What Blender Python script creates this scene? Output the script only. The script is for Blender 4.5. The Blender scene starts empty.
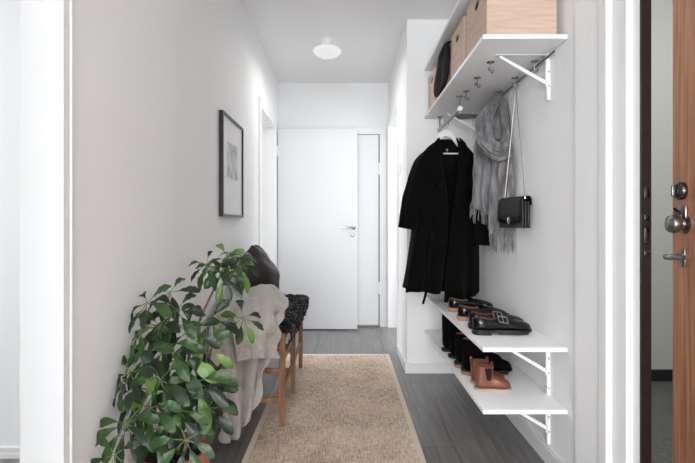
import bpy, bmesh, math, random
from mathutils import Vector, Matrix, noise
random.seed(7)
R = random.random
PI = math.pi
F = 463.3
S = bpy.context.scene
C = S.collection

# ------------------------------------------------------------------ camera
cam = bpy.data.cameras.new('camera')
cam.lens = 24.0
cam.sensor_width = 36.0
cam.shift_x = 0.0007
cam.shift_y = -0.0108
cam.clip_start = 0.05
co = bpy.data.objects.new('camera', cam)
co.location = (0, 0, 1.055)
co.rotation_euler = (PI/2, 0, 0)
C.objects.link(co)
S.camera = co

# ------------------------------------------------------------------ world and lights
w = bpy.data.worlds.new('world')
S.world = w
w.use_nodes = True
w.node_tree.nodes['Background'].inputs[0].default_value = (0.85, 0.92, 1.0, 1)
w.node_tree.nodes['Background'].inputs[1].default_value = 1.0

def area(name, loc, target, sx, sy, power, col=(1, 1, 1)):
    l = bpy.data.lights.new(name, 'AREA')
    l.shape = 'RECTANGLE'
    l.size = sx
    l.size_y = sy
    l.energy = power
    l.color = col
    o = bpy.data.objects.new(name, l)
    o.location = loc
    o.rotation_euler = (Vector(target)-Vector(loc)).to_track_quat('-Z', 'Y').to_euler()
    C.objects.link(o)
    return o
DAY = (0.96, 0.98, 1.0)
# daylight lamps at unseen windows, placed to even out the light in the hall
area('daylight_living_room', (-3.23, 1.5, 1.4), (0, 1.4, 1.4), 0.8, 1.6, 14, DAY)
area('daylight_behind', (-1.9, -5.93, 1.35), (-1.9, 0, 1.35), 5.0, 2.0, 240, DAY)
area('daylight_bedroom', (-2.93, 4.4, 1.45), (0, 4.25, -0.4), 0.8, 1.5, 20, DAY)
area('daylight_kitchen', (2.43, 4.35, 1.45), (0, 4.2, -0.4), 0.7, 1.5, 16, DAY)
area('stairwell_fill', (1.9, 1.6, 3.0), (1.9, 1.7, 0), 0.6, 0.6, 23, (1, 0.97, 0.92))  # unseen source added to brighten the stairwell wall

area('added_fill_light', (0.1, -0.9, 2.43), (0.1, -0.9, 0), 0.35, 0.35, 9, (1, 0.985, 0.965))  # added fill from overhead behind the camera
vs = S.view_settings
vs.view_transform = 'Standard'
vs.look = 'None'
vs.gamma = 1.0
vs.exposure = 1.15
vs.use_curve_mapping = False

# ------------------------------------------------------------------ materials
def lin(c):
    return tuple(((v/255)/12.92 if v/255 <= 0.04045 else ((v/255+0.055)/1.055)**2.4) for v in c) + (1,)

def mat(name, rgb, rough=0.6, metal=0.0, var=0.0, scale=20.0, stretch=(1, 1, 1), bump=0.0, bscale=None, sheen=0.0,
        rgb2=None, spec=None, coat=0.0, detail=4):
    m = bpy.data.materials.new(name)
    m.use_nodes = True
    n = m.node_tree.nodes
    l = m.node_tree.links
    b = n['Principled BSDF']
    b.inputs['Base Color'].default_value = lin(rgb)
    b.inputs['Roughness'].default_value = rough
    b.inputs['Metallic'].default_value = metal
    if sheen:
        b.inputs['Sheen Weight'].default_value = sheen
    if spec is not None:
        b.inputs['Specular IOR Level'].default_value = spec
    if coat:
        b.inputs['Coat Weight'].default_value = coat
        b.inputs['Coat Roughness'].default_value = 0.08
    tc = n.new('ShaderNodeTexCoord')
    mp = n.new('ShaderNodeMapping')
    mp.inputs['Scale'].default_value = stretch
    l.new(tc.outputs['Object'], mp.inputs['Vector'])
    if var or rgb2:
        nz = n.new('ShaderNodeTexNoise')
        nz.inputs['Scale'].default_value = scale
        nz.inputs['Detail'].default_value = detail
        l.new(mp.outputs[0], nz.inputs['Vector'])
        cr = n.new('ShaderNodeValToRGB')
        cr.color_ramp.elements[0].position = 0.35
        cr.color_ramp.elements[1].position = 0.65
        if rgb2:
            cr.color_ramp.elements[0].color = lin(rgb2)
            cr.color_ramp.elements[1].color = lin(rgb)
        else:
            c = lin(rgb)
            cr.color_ramp.elements[0].color = tuple(v*(1-var) for v in c[:3])+(1,)
            cr.color_ramp.elements[1].color = tuple(min(1, v*(1+var)) for v in c[:3])+(1,)
        l.new(nz.outputs[0], cr.inputs[0])
        l.new(cr.outputs[0], b.inputs['Base Color'])
    if bump:
        nb = n.new('ShaderNodeTexNoise')
        nb.inputs['Scale'].default_value = bscale or scale
        nb.inputs['Detail'].default_value = 3
        l.new(mp.outputs[0], nb.inputs['Vector'])
        bp = n.new('ShaderNodeBump')
        bp.inputs['Strength'].default_value = bump
        bp.inputs['Distance'].default_value = 0.004
        l.new(nb.outputs[0], bp.inputs['Height'])
        l.new(bp.outputs[0], b.inputs['Normal'])
    return m

def floor_mat():
    m = bpy.data.materials.new('grey_planks')
    m.use_nodes = True
    n = m.node_tree.nodes
    l = m.node_tree.links
    b = n['Principled BSDF']
    tc = n.new('ShaderNodeTexCoord')
    mp = n.new('ShaderNodeMapping')
    mp.inputs['Rotation'].default_value = (0, 0, PI/2)
    mp.inputs['Location'].default_value = (0.3, 0.07, 0)
    l.new(tc.outputs['Object'], mp.inputs['Vector'])
    br = n.new('ShaderNodeTexBrick')
    br.inputs['Scale'].default_value = 1.0
    br.inputs['Brick Width'].default_value = 1.38
    br.inputs['Row Height'].default_value = 0.193
    br.inputs['Mortar Size'].default_value = 0.0016
    br.inputs['Mortar Smooth'].default_value = 0.1
    br.inputs['Bias'].default_value = 0.0
    br.offset = 0.37
    br.inputs['Color1'].default_value = lin((130, 128, 127))
    br.inputs['Color2'].default_value = lin((112, 110, 109))
    br.inputs['Mortar'].default_value = lin((60, 58, 56))
    l.new(mp.outputs[0], br.inputs['Vector'])
    mp2 = n.new('ShaderNodeMapping')
    mp2.inputs['Scale'].default_value = (30, 1.6, 1)
    l.new(tc.outputs['Object'], mp2.inputs['Vector'])
    nz = n.new('ShaderNodeTexNoise')
    nz.inputs['Scale'].default_value = 1.6
    nz.inputs['Detail'].default_value = 8
    nz.inputs['Distortion'].default_value = 0.6
    l.new(mp2.outputs[0], nz.inputs['Vector'])
    mx = n.new('ShaderNodeMixRGB')
    mx.blend_type = 'MULTIPLY'
    mx.inputs[0].default_value = 0.8
    cr = n.new('ShaderNodeValToRGB')
    cr.color_ramp.elements[0].position = 0.3
    cr.color_ramp.elements[0].color = (0.45, 0.44, 0.43, 1)
    cr.color_ramp.elements[1].position = 0.7
    cr.color_ramp.elements[1].color = (1.1, 1.1, 1.1, 1)
    l.new(nz.outputs[0], cr.inputs[0])
    l.new(br.outputs[0], mx.inputs[1])
    l.new(cr.outputs[0], mx.inputs[2])
    l.new(mx.outputs[0], b.inputs['Base Color'])
    b.inputs['Roughness'].default_value = 0.30
    b.inputs['Specular IOR Level'].default_value = 0.75
    return m

def rug_mat():
    m = bpy.data.materials.new('sisal_weave')
    m.use_nodes = True
    n = m.node_tree.nodes
    l = m.node_tree.links
    b = n['Principled BSDF']
    b.inputs['Roughness'].default_value = 0.95
    b.inputs['Specular IOR Level'].default_value = 0.1
    tc = n.new('ShaderNodeTexCoord')
    outs = []
    for sc, s in (((1, 9, 1), 28), ((9, 1, 1), 20), ((1, 1, 1), 3.5)):
        mp = n.new('ShaderNodeMapping')
        mp.inputs['Scale'].default_value = sc
        l.new(tc.outputs['Object'], mp.inputs['Vector'])
        nz = n.new('ShaderNodeTexNoise')
        nz.inputs['Scale'].default_value = s
        nz.inputs['Detail'].default_value = 3
        l.new(mp.outputs[0], nz.inputs['Vector'])
        outs.append(nz.outputs[0])
    a = n.new('ShaderNodeMath')
    a.operation = 'ADD'
    l.new(outs[0], a.inputs[0])
    l.new(outs[1], a.inputs[1])
    a2 = n.new('ShaderNodeMath')
    a2.operation = 'MULTIPLY_ADD'
    l.new(outs[2], a2.inputs[0])
    a2.inputs[1].default_value = 0.7
    l.new(a.outputs[0], a2.inputs[2])
    cr = n.new('ShaderNodeValToRGB')
    e = cr.color_ramp.elements
    e[0].position = 0.36
    e[0].color = lin((142, 119, 101))
    e[1].position = 0.62
    e[1].color = lin((240, 221, 203))
    k = cr.color_ramp.elements.new(0.49)
    k.color = lin((208, 187, 168))
    d = n.new('ShaderNodeMath')
    d.operation = 'DIVIDE'
    l.new(a2.outputs[0], d.inputs[0])
    d.inputs[1].default_value = 2.7
    l.new(d.outputs[0], cr.inputs[0])
    l.new(cr.outputs[0], b.inputs['Base Color'])
    bp = n.new('ShaderNodeBump')
    bp.inputs['Strength'].default_value = 0.6
    bp.inputs['Distance'].default_value = 0.004
    l.new(a.outputs[0], bp.inputs['Height'])
    l.new(bp.outputs[0], b.inputs['Normal'])
    return m

M_WALL = mat('wall_paint', (243, 243, 243), 0.7, bump=0.05, bscale=60)
M_CEIL = mat('ceiling_paint', (245, 245, 245), 0.8, bump=0.04, bscale=60)
M_TRIM = mat('trim_paint', (233, 233, 233), 0.35)
M_DOOR = mat('door_paint', (228, 229, 231), 0.4, bump=0.02, bscale=8)
M_SHELF = mat('shelf_lacquer', (238, 238, 238), 0.35)
M_FLOOR = floor_mat()
M_RUG = rug_mat()
M_RUGB = mat('rug_binding', (222, 209, 192), 0.9, var=0.1, scale=200)
M_OAK = mat('brown_wood', (160, 116, 78), 0.5, rgb2=(116, 76, 48), scale=5, stretch=(22, 22, 2.2), detail=6)
M_WALNUT = mat('door_veneer', (200, 138, 98), 0.42, rgb2=(150, 96, 64), scale=2.2, stretch=(40, 40, 1.3), detail=8)
M_PLY = mat('pale_plywood', (205, 180, 162), 0.6, rgb2=(190, 162, 144), scale=2.5, stretch=(3, 3, 26), detail=6)
M_PLYE = mat('plywood_edge', (196, 164, 138), 0.7, var=0.1, scale=80)
M_DARK = mat('hole_shade', (20, 16, 14), 0.9)
M_JAMB = mat('dark_jamb', (22, 14, 14), 0.4)
M_STEEL = mat('brushed_steel', (150, 148, 146), 0.28, metal=1.0)
M_CHROME = mat('chrome', (190, 190, 192), 0.15, metal=1.0)
M_PEWTER = mat('dark_pewter', (92, 88, 86), 0.25, metal=1.0)
M_COAT = mat('black_wool', (9, 9, 10), 0.95, bump=0.2, bscale=300, sheen=0.03, spec=0.1)
M_LINING = mat('black_lining', (7, 7, 8), 0.8, spec=0.15)
M_WHITE = mat('white_lacquer', (235, 235, 234), 0.4)
M_SCARF = mat('melange_fold_shade', (138, 136, 138), 0.95, rgb2=(94, 92, 95), scale=45, stretch=(1, 1, 0.2), bump=0.2, bscale=160, sheen=0.2, spec=0.1)  # melange noise, also streaked darker to paint in fold shade
M_LEATHER = mat('black_leather', (9, 9, 11), 0.4, bump=0.15, bscale=150, spec=0.3)
M_PATENT = mat('polished_black_leather', (3, 3, 4), 0.16, bump=0.10, bscale=18, spec=0.45)
M_SUEDE = mat('black_suede', (6, 6, 7), 0.95, bump=0.2, bscale=200, spec=0.1)
M_TAN = mat('tan_leather_lining', (146, 104, 80), 0.6, var=0.12, scale=30)
M_STACK = mat('stacked_heel', (184, 146, 116), 0.6, rgb2=(150, 108, 82), scale=8, stretch=(1, 1, 30))
M_COGNAC = mat('cognac_leather', (132, 78, 56), 0.34, rgb2=(106, 58, 42), scale=14, bump=0.15, bscale=40)
M_RUBBER = mat('black_rubber', (14, 14, 14), 0.6)
M_CREPE = mat('cream_welt', (186, 166, 146), 0.8)
M_ELAST = mat('black_elastic', (14, 13, 14), 0.9)
M_THROW = mat('oatmeal_knit', (188, 182, 175), 0.95, var=0.06, scale=60, bump=0.7, bscale=110, sheen=0.2, spec=0.1)
M_SHEEP = mat('charcoal_sheepskin', (44, 43, 44), 0.9, rgb2=(22, 21, 22), scale=30, spec=0.2)
M_SHEEP2 = mat('silver_curl', (96, 94, 92), 0.8)
M_CUSH = mat('aubergine_black_fabric', (38, 29, 37), 0.8, bump=0.15, bscale=90, sheen=0.3)
M_TERRA = mat('terracotta', (172, 106, 84), 0.8, var=0.08, scale=14, bump=0.1, bscale=60)
M_SOIL = mat('soil', (38, 28, 22), 1.0, var=0.4, scale=60, bump=1.0, bscale=90)
M_STEM = mat('green_stem', (104, 122, 72), 0.6, var=0.15, scale=30)
M_BARK = mat('woody_stem', (112, 98, 78), 0.8, var=0.2, scale=60)
M_LEAF1 = mat('leaf_dark', (32, 54, 30), 0.34, rgb2=(22, 40, 24), scale=9, spec=0.4)
M_LEAF2 = mat('leaf_mid', (58, 88, 40), 0.34, rgb2=(36, 62, 30), scale=9, spec=0.4)
M_LEAF3 = mat('leaf_young', (104, 136, 58), 0.38, rgb2=(76, 108, 46), scale=9)
M_STAIRW = mat('stairwell_green_grey', (177, 181, 178), 0.6)
M_STAIRF = mat('stairwell_terrazzo', (92, 92, 90), 0.5, rgb2=(64, 64, 63), scale=60, detail=6)
M_STAIRB = mat('stairwell_black_skirting', (26, 27, 29), 0.35)
M_GLASS = mat('opal_glass', (236, 238, 240), 0.15)
M_PAPER = mat('white_paper', (236, 236, 235), 0.5)
M_PRINT = mat('grey_print', (226, 226, 227), 0.8, rgb2=(186, 186, 189), scale=14, detail=8)
M_FRAME = mat('black_frame', (26, 20, 20), 0.35)
M_VENT = mat('grey_vent', (176, 176, 172), 0.5)
M_SLOT = mat('slot_grey', (96, 96, 98), 0.8)
M_CHAIN = mat('strap_metal', (150, 144, 138), 0.35, metal=0.7)

# ------------------------------------------------------------------ helpers
class MB:
    def __init__(s):
        s.v = []
        s.f = []
        s.mi = []

    def add(s, vs, fs, mi=0):
        b = len(s.v)
        s.v += [Vector(p) for p in vs]
        s.f += [tuple(b+i for i in f) for f in fs]
        s.mi += [mi]*len(fs)
        return s

    def box(s, x0, x1, y0, y1, z0, z1, mi=0, rot=None, piv=None):
        vs = [Vector((x, y, z)) for z in (z0, z1) for y in (y0, y1) for x in (x0, x1)]
        if rot is not None:
            p = Vector(piv) if piv is not None else Vector(((x0+x1)/2, (y0+y1)/2, (z0+z1)/2))
            vs = [rot @ (q-p)+p for q in vs]
        return s.add(vs, [(0, 2, 3, 1), (4, 5, 7, 6), (0, 1, 5, 4), (2, 6, 7, 3), (0, 4, 6, 2), (1, 3, 7, 5)], mi)

    def bbox(s, x0, x1, y0, y1, z0, z1, b=0.003, seg=2, mi=0):
        bm = bmesh.new()
        bmesh.ops.create_cube(bm, size=1)
        for v in bm.verts:
            v.co = Vector(((x0+x1)/2+v.co.x*(x1-x0), (y0+y1)/2+v.co.y*(y1-y0), (z0+z1)/2+v.co.z*(z1-z0)))
        b = min(b, (x1-x0)*0.45, (y1-y0)*0.45, (z1-z0)*0.45)
        bmesh.ops.bevel(bm, geom=bm.edges[:], offset=b, segments=seg, affect='EDGES', profile=0.5)
        bm.verts.index_update()
        s.add([v.co.copy() for v in bm.verts], [tuple(v.index for v in f.verts) for f in bm.faces], mi)
        bm.free()
        return s

    def rings(s, rings, closed=True, cap=True, mi=0):
        n = len(rings[0])
        vs = [p for r in rings for p in r]
        fs = []
        for i in range(len(rings)-1):
            for j in range(n if closed else n-1):
                k = (j+1) % n
                fs.append((i*n+j, i*n+k, (i+1)*n+k, (i+1)*n+j))
        if cap and closed:
            fs.append(tuple(range(n-1, -1, -1)))
            fs.append(tuple((len(rings)-1)*n+j for j in range(n)))
        return s.add(vs, fs, mi)

    def tube(s, pts, r, n=8, mi=0, cap=True):
        pts = [Vector(p) for p in pts]
        rs = r if isinstance(r, (list, tuple)) else [r]*len(pts)
        t = (pts[1]-pts[0]).normalized()
        a = t.orthogonal().normalized()
        out = []
        for i, p in enumerate(pts):
            if i == 0:
                t = pts[1]-pts[0]
            elif i == len(pts)-1:
                t = pts[-1]-pts[-2]
            else:
                t = pts[i+1]-pts[i-1]
            t = t.normalized()
            a = a-t*a.dot(t)
            a = a.normalized() if a.length > 1e-6 else t.orthogonal().normalized()
            b = t.cross(a)
            out.append([p+(a*math.cos(2*PI*k/n)+b*math.sin(2*PI*k/n))*rs[i] for k in range(n)])
        return s.rings(out, True, cap, mi)

    def lathe(s, prof, c=(0, 0, 0), axis=(0, 0, 1), n=24, mi=0):
        ax = Vector(axis).normalized()
        q = Vector((0, 0, 1)).rotation_difference(ax)
        out = []
        for r, h in prof:
            out.append([Vector(c)+q @ Vector((max(r, 1e-4)*math.cos(2*PI*k/n), max(r, 1e-4)*math.sin(2*PI*k/n), h)) for k in range(n)])
        return s.rings(out, True, True, mi)

    def build(s, name, m, parent=None, local=False, smooth=True, solid=0.0, sub=0, offset=0.0):
        me = bpy.data.meshes.new(name)
        off = Vector((0, 0, 0)) if (local or parent is None) else root_of(parent)
        me.from_pydata([tuple(p-off) for p in s.v], [], s.f)
        ms = m if isinstance(m, (list, tuple)) else [m]
        for x in ms:
            me.materials.append(x)
        for p, mi in zip(me.polygons, s.mi):
            p.material_index = mi
            p.use_smooth = smooth
        bm = bmesh.new()
        bm.from_mesh(me)
        bmesh.ops.recalc_face_normals(bm, faces=bm.faces)
        bm.to_mesh(me)
        bm.free()
        if smooth:
            me.set_sharp_from_angle(angle=math.radians(42))
        o = bpy.data.objects.new(name, me)
        C.objects.link(o)
        if parent is not None:
            o.parent = parent
        if solid:
            md = o.modifiers.new('solid', 'SOLIDIFY')
            md.thickness = solid
            md.offset = offset
        if sub:
            md = o.modifiers.new('sub', 'SUBSURF')
            md.levels = sub
            md.render_levels = sub
        return o

def root_of(o):
    p = Vector(o.location)
    while o.parent:
        o = o.parent
        p = p+Vector(o.location)
    return p

def tag(o, label, cat, group=None, kind=None):
    o['label'] = label
    o['category'] = cat
    if group:
        o['group'] = group
    if kind:
        o['kind'] = kind
    return o

def thing(name, label, cat, loc=(0, 0, 0), rz=0, group=None, kind=None):
    o = bpy.data.objects.new(name, None)
    o.empty_display_size = 0.05
    C.objects.link(o)
    o.location = loc
    o.rotation_euler = (0, 0, rz)
    return tag(o, label, cat, group, kind)

def copy_tree(o, parent=None):
    c = o.copy()
    C.objects.link(c)
    c.parent = parent
    for ch in list(o.children):
        copy_tree(ch, c)
    return c

def struct(name, mb, m, label=None, cat=None, smooth=False):
    o = mb.build(name, m, smooth=smooth)
    o['kind'] = 'structure'
    if label:
        tag(o, label, cat)
    return o

def P(px, py, Y):
    """world point at depth Y for a direction measured in the reference frame"""
    return Vector(((px-347)*Y/F, Y, 1.055-(py-224)*Y/F))

def catmull(p, n):
    """resample a list of vectors to n points"""
    m = len(p)-1
    out = []
    for i in range(n):
        t = i/(n-1)*m
        k = min(int(t), m-1)
        u = t-k
        a = p[max(k-1, 0)]
        b = p[k]
        c = p[k+1]
        d = p[min(k+2, m)]
        out.append(0.5*((2*b)+(c-a)*u+(2*a-5*b+4*c-d)*u*u+(3*b-a-3*c+d)*u**3))
    return out

def sheet(rows, nu, nv, fold=0.0, freq=6.0, seed=0.0, lim=None, taper=True, fdir=None, ridge=0.0, pleat=0.0, pfreq=5.0, rib=0.0, pstart=0.3):
    """smooth cloth through rows of control points, with folds that run down the rows"""
    rr = [catmull(r, nu) for r in rows]
    cols = [catmull([r[j] for r in rr], nv) for j in range(nu)]
    g = [[cols[j][i].copy() for j in range(nu)] for i in range(nv)]
    if fold:
        o = [[p.copy() for p in r] for r in g]
        for i in range(nv):
            for j in range(nu):
                u = j/(nu-1)
                v = i/(nv-1)
                du = o[i][min(j+1, nu-1)]-o[i][max(j-1, 0)]
                dv = o[min(i+1, nv-1)][j]-o[max(i-1, 0)][j]
                nn = du.cross(dv)
                nn = nn.normalized() if nn.length > 1e-9 else Vector((0, -1, 0))
                if fdir:
                    nn = Vector(fdir)
                d = math.sin(u*freq*2*PI+seed+1.3*math.sin(v*3.1+seed))*0.6
                d += noise.noise(Vector((u*freq*1.3, v*3.0, seed)))*1.1
                d += noise.noise(Vector((u*freq*3, v*7.0, seed+9)))*0.35
                d += ridge*(0.6-2.2*abs(noise.noise(Vector((u*freq*1.1+v*2.2, v*4.5-u*2.0, seed+20)))))
                ex = pleat*(1-2*abs(math.sin(PI*(u*pfreq+0.35*math.sin(v*2.6+seed)+0.25*noise.noise(Vector((u*2, v*2, seed+3)))))))*max(0, min(1, (v-pstart)/0.35))
                ex += rib*math.sin(j*PI*0.5)
                g[i][j] += nn*ex
                g[i][j] += nn*fold*d*((0.35+0.65*v) if taper else 1)
                if lim:
                    lim(g[i][j])
    mb = MB()
    mb.rings(g, closed=False, cap=False)
    return mb, g

# ------------------------------------------------------------------ room shell
CZ = 2.504
XL = -0.70
XH = 0.4255
XR = 0.89
YB = 4.76

struct('floor', MB().box(-5.0, 2.5, -6.0, 6.0, -0.08, 0), M_FLOOR, 'dark grey wood plank floor running down the hallway', 'floor')
struct('ceiling', MB().box(-5.0, 0.93, -6.0, 6.0, CZ, CZ+0.1).box(0.93, 2.6, 3.73, 4.9, CZ, CZ+0.1), M_CEIL, 'plain white hallway ceiling', 'ceiling')
struct('wall_left', MB()
       .box(XL-0.078, XL+0.012, 1.122, 1.87, 0, CZ)
       .box(XL-0.107, XL, 1.87, 3.71, 0, CZ)
       .box(XL-0.107, XL, 3.71, 4.47, 2.0, CZ)
       .box(XL-0.107, XL, 4.47, YB, 0, CZ)
       .box(XL-0.107, XL+0.01, 0.1, 1.122, 2.2, CZ)
       .box(XL-0.107, XL+0.01, -0.6, 0.1, 0, CZ),  # unseen near stretch, added to keep light from behind off the jamb
       M_WALL, 'white wall behind the plant and the framed picture', 'wall')
struct('wall_back', MB().box(-0.807, 2.5, YB, YB+0.1, 0, CZ), M_WALL, 'white end wall of the hallway around the closed door', 'wall')
struct('wall_right', MB().box(XR, 0.925, 1.775, 3.30, 0, CZ).box(0.874, 0.925, 1.55, 1.775, 0, CZ)
       .box(0.874, 0.925, 0.40, 1.55, 2.12, CZ).box(0.874, 0.925, -6.0, 0.40, 0, CZ),
       M_WALL, 'white wall behind the shelves, scarf and handbag', 'wall')
struct('wall_pier', MB().box(XH, 0.925, 3.284, 3.83, 0, CZ).box(XH, 0.53, 3.83, YB, 2.04, CZ).box(XH, 0.53, 4.72, YB, 0.0, 2.04),
       M_WALL, 'white pier closing the far end of the coat niche', 'wall')
# living room on the left
struct('wall_living', MB().box(-5.0, XL-0.107, 2.1, 2.2, 0, CZ), M_WALL, 'white living room wall seen through the left opening', 'wall')
struct('wall_side_and_screen', MB()
       .box(-3.4, -3.3, -0.6, 2.2, 0, 0.6).box(-3.4, -3.3, -0.6, 2.2, 2.2, CZ)
       .box(-3.4, -3.3, -0.6, 1.08, 0.6, 2.2).box(-3.4, -3.3, 1.92, 2.2, 0.6, 2.2)
       .box(-5.1, -5.0, -6.0, -0.6, 0, CZ)
       .box(-5.0, XL+0.01, -0.7, -0.6, 0, CZ), M_WALL)  # last box is an unseen partition added to block window light
struct('wall_behind', MB().box(-5.0, 0.925, -6.1, -6.0, 0, 0.35).box(-5.0, 0.925, -6.1, -6.0, 2.35, CZ)
       .box(-5.0, -4.4, -6.1, -6.0, 0.35, 2.35).box(0.6, 0.925, -6.1, -6.0, 0.35, 2.35), M_WALL)
def window_frame(name, a, b, z0, z1, fixed, axis):  # windows out of view, positioned for the light they let in
    mb = MB()
    t = 0.05
    def bx(u0, u1, w0, w1):
        if axis == 'x':
            mb.box(fixed-0.03, fixed+0.03, u0, u1, w0, w1)
        else:
            mb.box(u0, u1, fixed-0.03, fixed+0.03, w0, w1)
    bx(a, b, z0, z0+t)
    bx(a, b, z1-t, z1)
    bx(a, a+t, z0+t, z1-t)
    bx(b-t, b, z0+t, z1-t)
    bx((a+b)/2-t/2, (a+b)/2+t/2, z0+t, z1-t)
    return struct(name, mb, M_TRIM)
window_frame('window_1', 1.08, 1.92, 0.6, 2.2, -3.35, 'x')
window_frame('window_2', -4.4, 0.6, 0.35, 2.35, -6.05, 'y')
# bedroom beyond the left doorway
struct('wall_bedroom', MB().box(-3.0, -0.807, 3.1, 3.2, 0, CZ).box(-3.0, -0.807, 4.9, 5.0, 0, CZ)
       .box(-3.1, -3.0, 3.1, 5.0, 0, 0.65).box(-3.1, -3.0, 3.1, 5.0, 2.25, CZ)
       .box(-3.1, -3.0, 3.1, 3.97, 0.65, 2.25).box(-3.1, -3.0, 4.83, 5.0, 0.65, 2.25), M_WALL)
window_frame('window_3', 3.97, 4.83, 0.65, 2.25, -3.05, 'x')
# kitchen beyond the right doorway
struct('wall_kitchen', MB().box(0.925, 2.5, 3.73, 3.83, 0, CZ)
       .box(2.5, 2.6, 3.73, YB+0.1, 0, 0.65).box(2.5, 2.6, 3.73, YB+0.1, 2.25, CZ)
       .box(2.5, 2.6, 3.73, 3.88, 0.65, 2.25).box(2.5, 2.6, 4.72, YB+0.1, 0.65, 2.25), M_WALL)
window_frame('window_4', 3.88, 4.72, 0.65, 2.25, 2.55, 'x')
# stairwell
struct('wall_stairwell', MB().box(0.925, 3.2, 3.11, 3.2, 0, 3.2).box(3.1, 3.2, 0, 3.11, 0, 3.2).box(0.925, 3.2, -0.1, 0, 0, 3.2).box(0.925, 0.935, 0, 3.11, 2.5, 3.2).box(0.925, 3.2, -0.1, 3.2, 3.2, 3.3),
       M_STAIRW, 'grey green stairwell wall seen past the open entrance door', 'wall')
struct('floor_stairwell', MB().box(0.932, 3.1, 0, 3.11, 0.0, 0.004), M_STAIRF, 'dark speckled stairwell floor beyond the entrance door', 'floor')
struct('baseboard_stairwell', MB().box(0.932, 3.1, 3.095, 3.11, 0.0, 0.08), M_STAIRB, 'black skirting on the stairwell wall', 'baseboard')

def skirt(mb, x0, y0, x1, y1, nx, ny, h=0.072, t=0.014):
    """baseboard from (x0,y0) to (x1,y1) protruding along (nx,ny)"""
    for dt, z0, z1 in ((t, 0, h-0.012), (t*0.55, h-0.012, h)):
        xs = sorted([x0, x1, x0+nx*dt, x1+nx*dt])
        ys = sorted([y0, y1, y0+ny*dt, y1+ny*dt])
        mb.box(xs[0], xs[-1], ys[0], ys[-1], z0, z1)
    return mb
b = MB()
skirt(b, XL+0.012, 1.15, XL+0.012, 1.87, 1, 0)
skirt(b, XL, 1.87, XL, 3.66, 1, 0)
skirt(b, XL, 4.54, XL, YB, 1, 0)
struct('baseboard_left', b, M_TRIM, 'white baseboard along the left wall', 'baseboard')
b = MB()
skirt(b, XR, 1.775, XR, 3.284, -1, 0, 0.08)
skirt(b, 0.874, 1.63, 0.874, 1.775, -1, 0, 0.08)
struct('baseboard_right', b, M_TRIM, 'white baseboard under the shoe shelves', 'baseboard')
b = MB()
skirt(b, XH, 3.27, XH, 3.83, -1, 0)
skirt(b, XH, 3.284, XR-0.014, 3.284, 0, -1)
struct('baseboard_pier', b, M_TRIM, 'white baseboard wrapping the foot of the pier', 'baseboard')
b = MB()
skirt(b, 0.405, YB, 2.5, YB, 0, -1, 0.075)
struct('baseboard_back', b, M_TRIM, 'white baseboard right of the closed back door', 'baseboard')
b = MB()
skirt(b, -5, 2.1, XL-0.107, 2.1, 0, -1, 0.045)
skirt(b, -5, 2.1, XL-0.107, 2.1, 0, -1, 0.033, 0.018)
struct('baseboard_living', b, M_TRIM, 'white baseboard in the living room at the left edge', 'baseboard')

# casings
b = MB()
b.box(XL-0.090, XL-0.078, 1.118, 1.19, 0, 2.24)
b.box(XL-0.084, XL+0.020, 1.112, 1.122, 0, 2.2)
b.bbox(XL+0.012, XL+0.020, 1.122, 1.136, 0, 2.2, 0.003)
b.bbox(XL+0.012, XL+0.024, 1.137, 1.147, 0, 2.2, 0.003)
struct('trim_1', b, M_TRIM, 'white casing of the left living room opening', 'trim')
b = MB()
XC = XL+0.016
b.box(XL, XC, 3.655, 3.72, 0, 2.06)
b.box(XL, XC, 4.46, 4.525, 0, 2.06)
b.box(XL, XC, 3.72, 4.46, 1.985, 2.06)
b.box(XL-0.115, XL+0.004, 3.705, 3.725, 0, 1.995)
b.box(XL-0.115, XL+0.004, 4.455, 4.475, 0, 1.995)
b.box(XL-0.115, XL+0.004, 3.705, 4.475, 1.98, 2.0)
struct('trim_2', b, M_TRIM, 'white casing of the doorway left of the open white door', 'trim')
b = MB()
b.box(0.335, 0.405, YB-0.018, YB, 0, 2.04)
b.box(-0.50, -0.43, YB-0.018, YB, 0, 2.04)
b.box(-0.43, 0.335, YB-0.018, YB, 1.975, 2.04)
struct('trim_3', b, M_TRIM, 'white casing around the closed back door', 'trim')
b = MB()
b.box(XH-0.014, XH, 3.80, 3.86, 0.0, 2.02)
b.box(XH-0.014, XH, 4.70, YB-0.001, 0.0, 2.02)
b.box(XH-0.014, XH, 3.80, YB-0.001, 2.02, 2.07)
struct('trim_4', b, M_TRIM, 'white casing of the doorway right of the closed back door', 'trim')
# entrance casing, stepping back towards the dark jamb
b = MB()
b.box(0.890, 0.925, 1.49, 1.555, 0, 2.12)
b.bbox(0.866, 0.93, 1.548, 1.60, 0, 2.12, 0.006, 3)
b.bbox(0.884, 0.93, 1.466, 1.548, 0, 2.10, 0.004, 3)
b.box(0.902, 0.930, 1.428, 1.47, 0, 2.08)
struct('trim_5', b, M_TRIM, 'stepped white casing beside the dark entrance door jamb', 'trim')
b = MB()
b.box(0.902, 0.9315, 1.418, 1.428, 0, 2.08)
j = struct('trim_6', b, M_JAMB, 'near black entrance door jamb with small latch plates', 'trim')
sb = MB()
for z, h in ((1.15, 0.035), (1.075, 0.02), (1.02, 0.05), (0.965, 0.02)):
    sb.bbox(0.908, 0.924, 1.414, 1.4185, z-h/2, z+h/2, 0.001)
sb.build('strike_plate', M_PEWTER, j)

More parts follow.
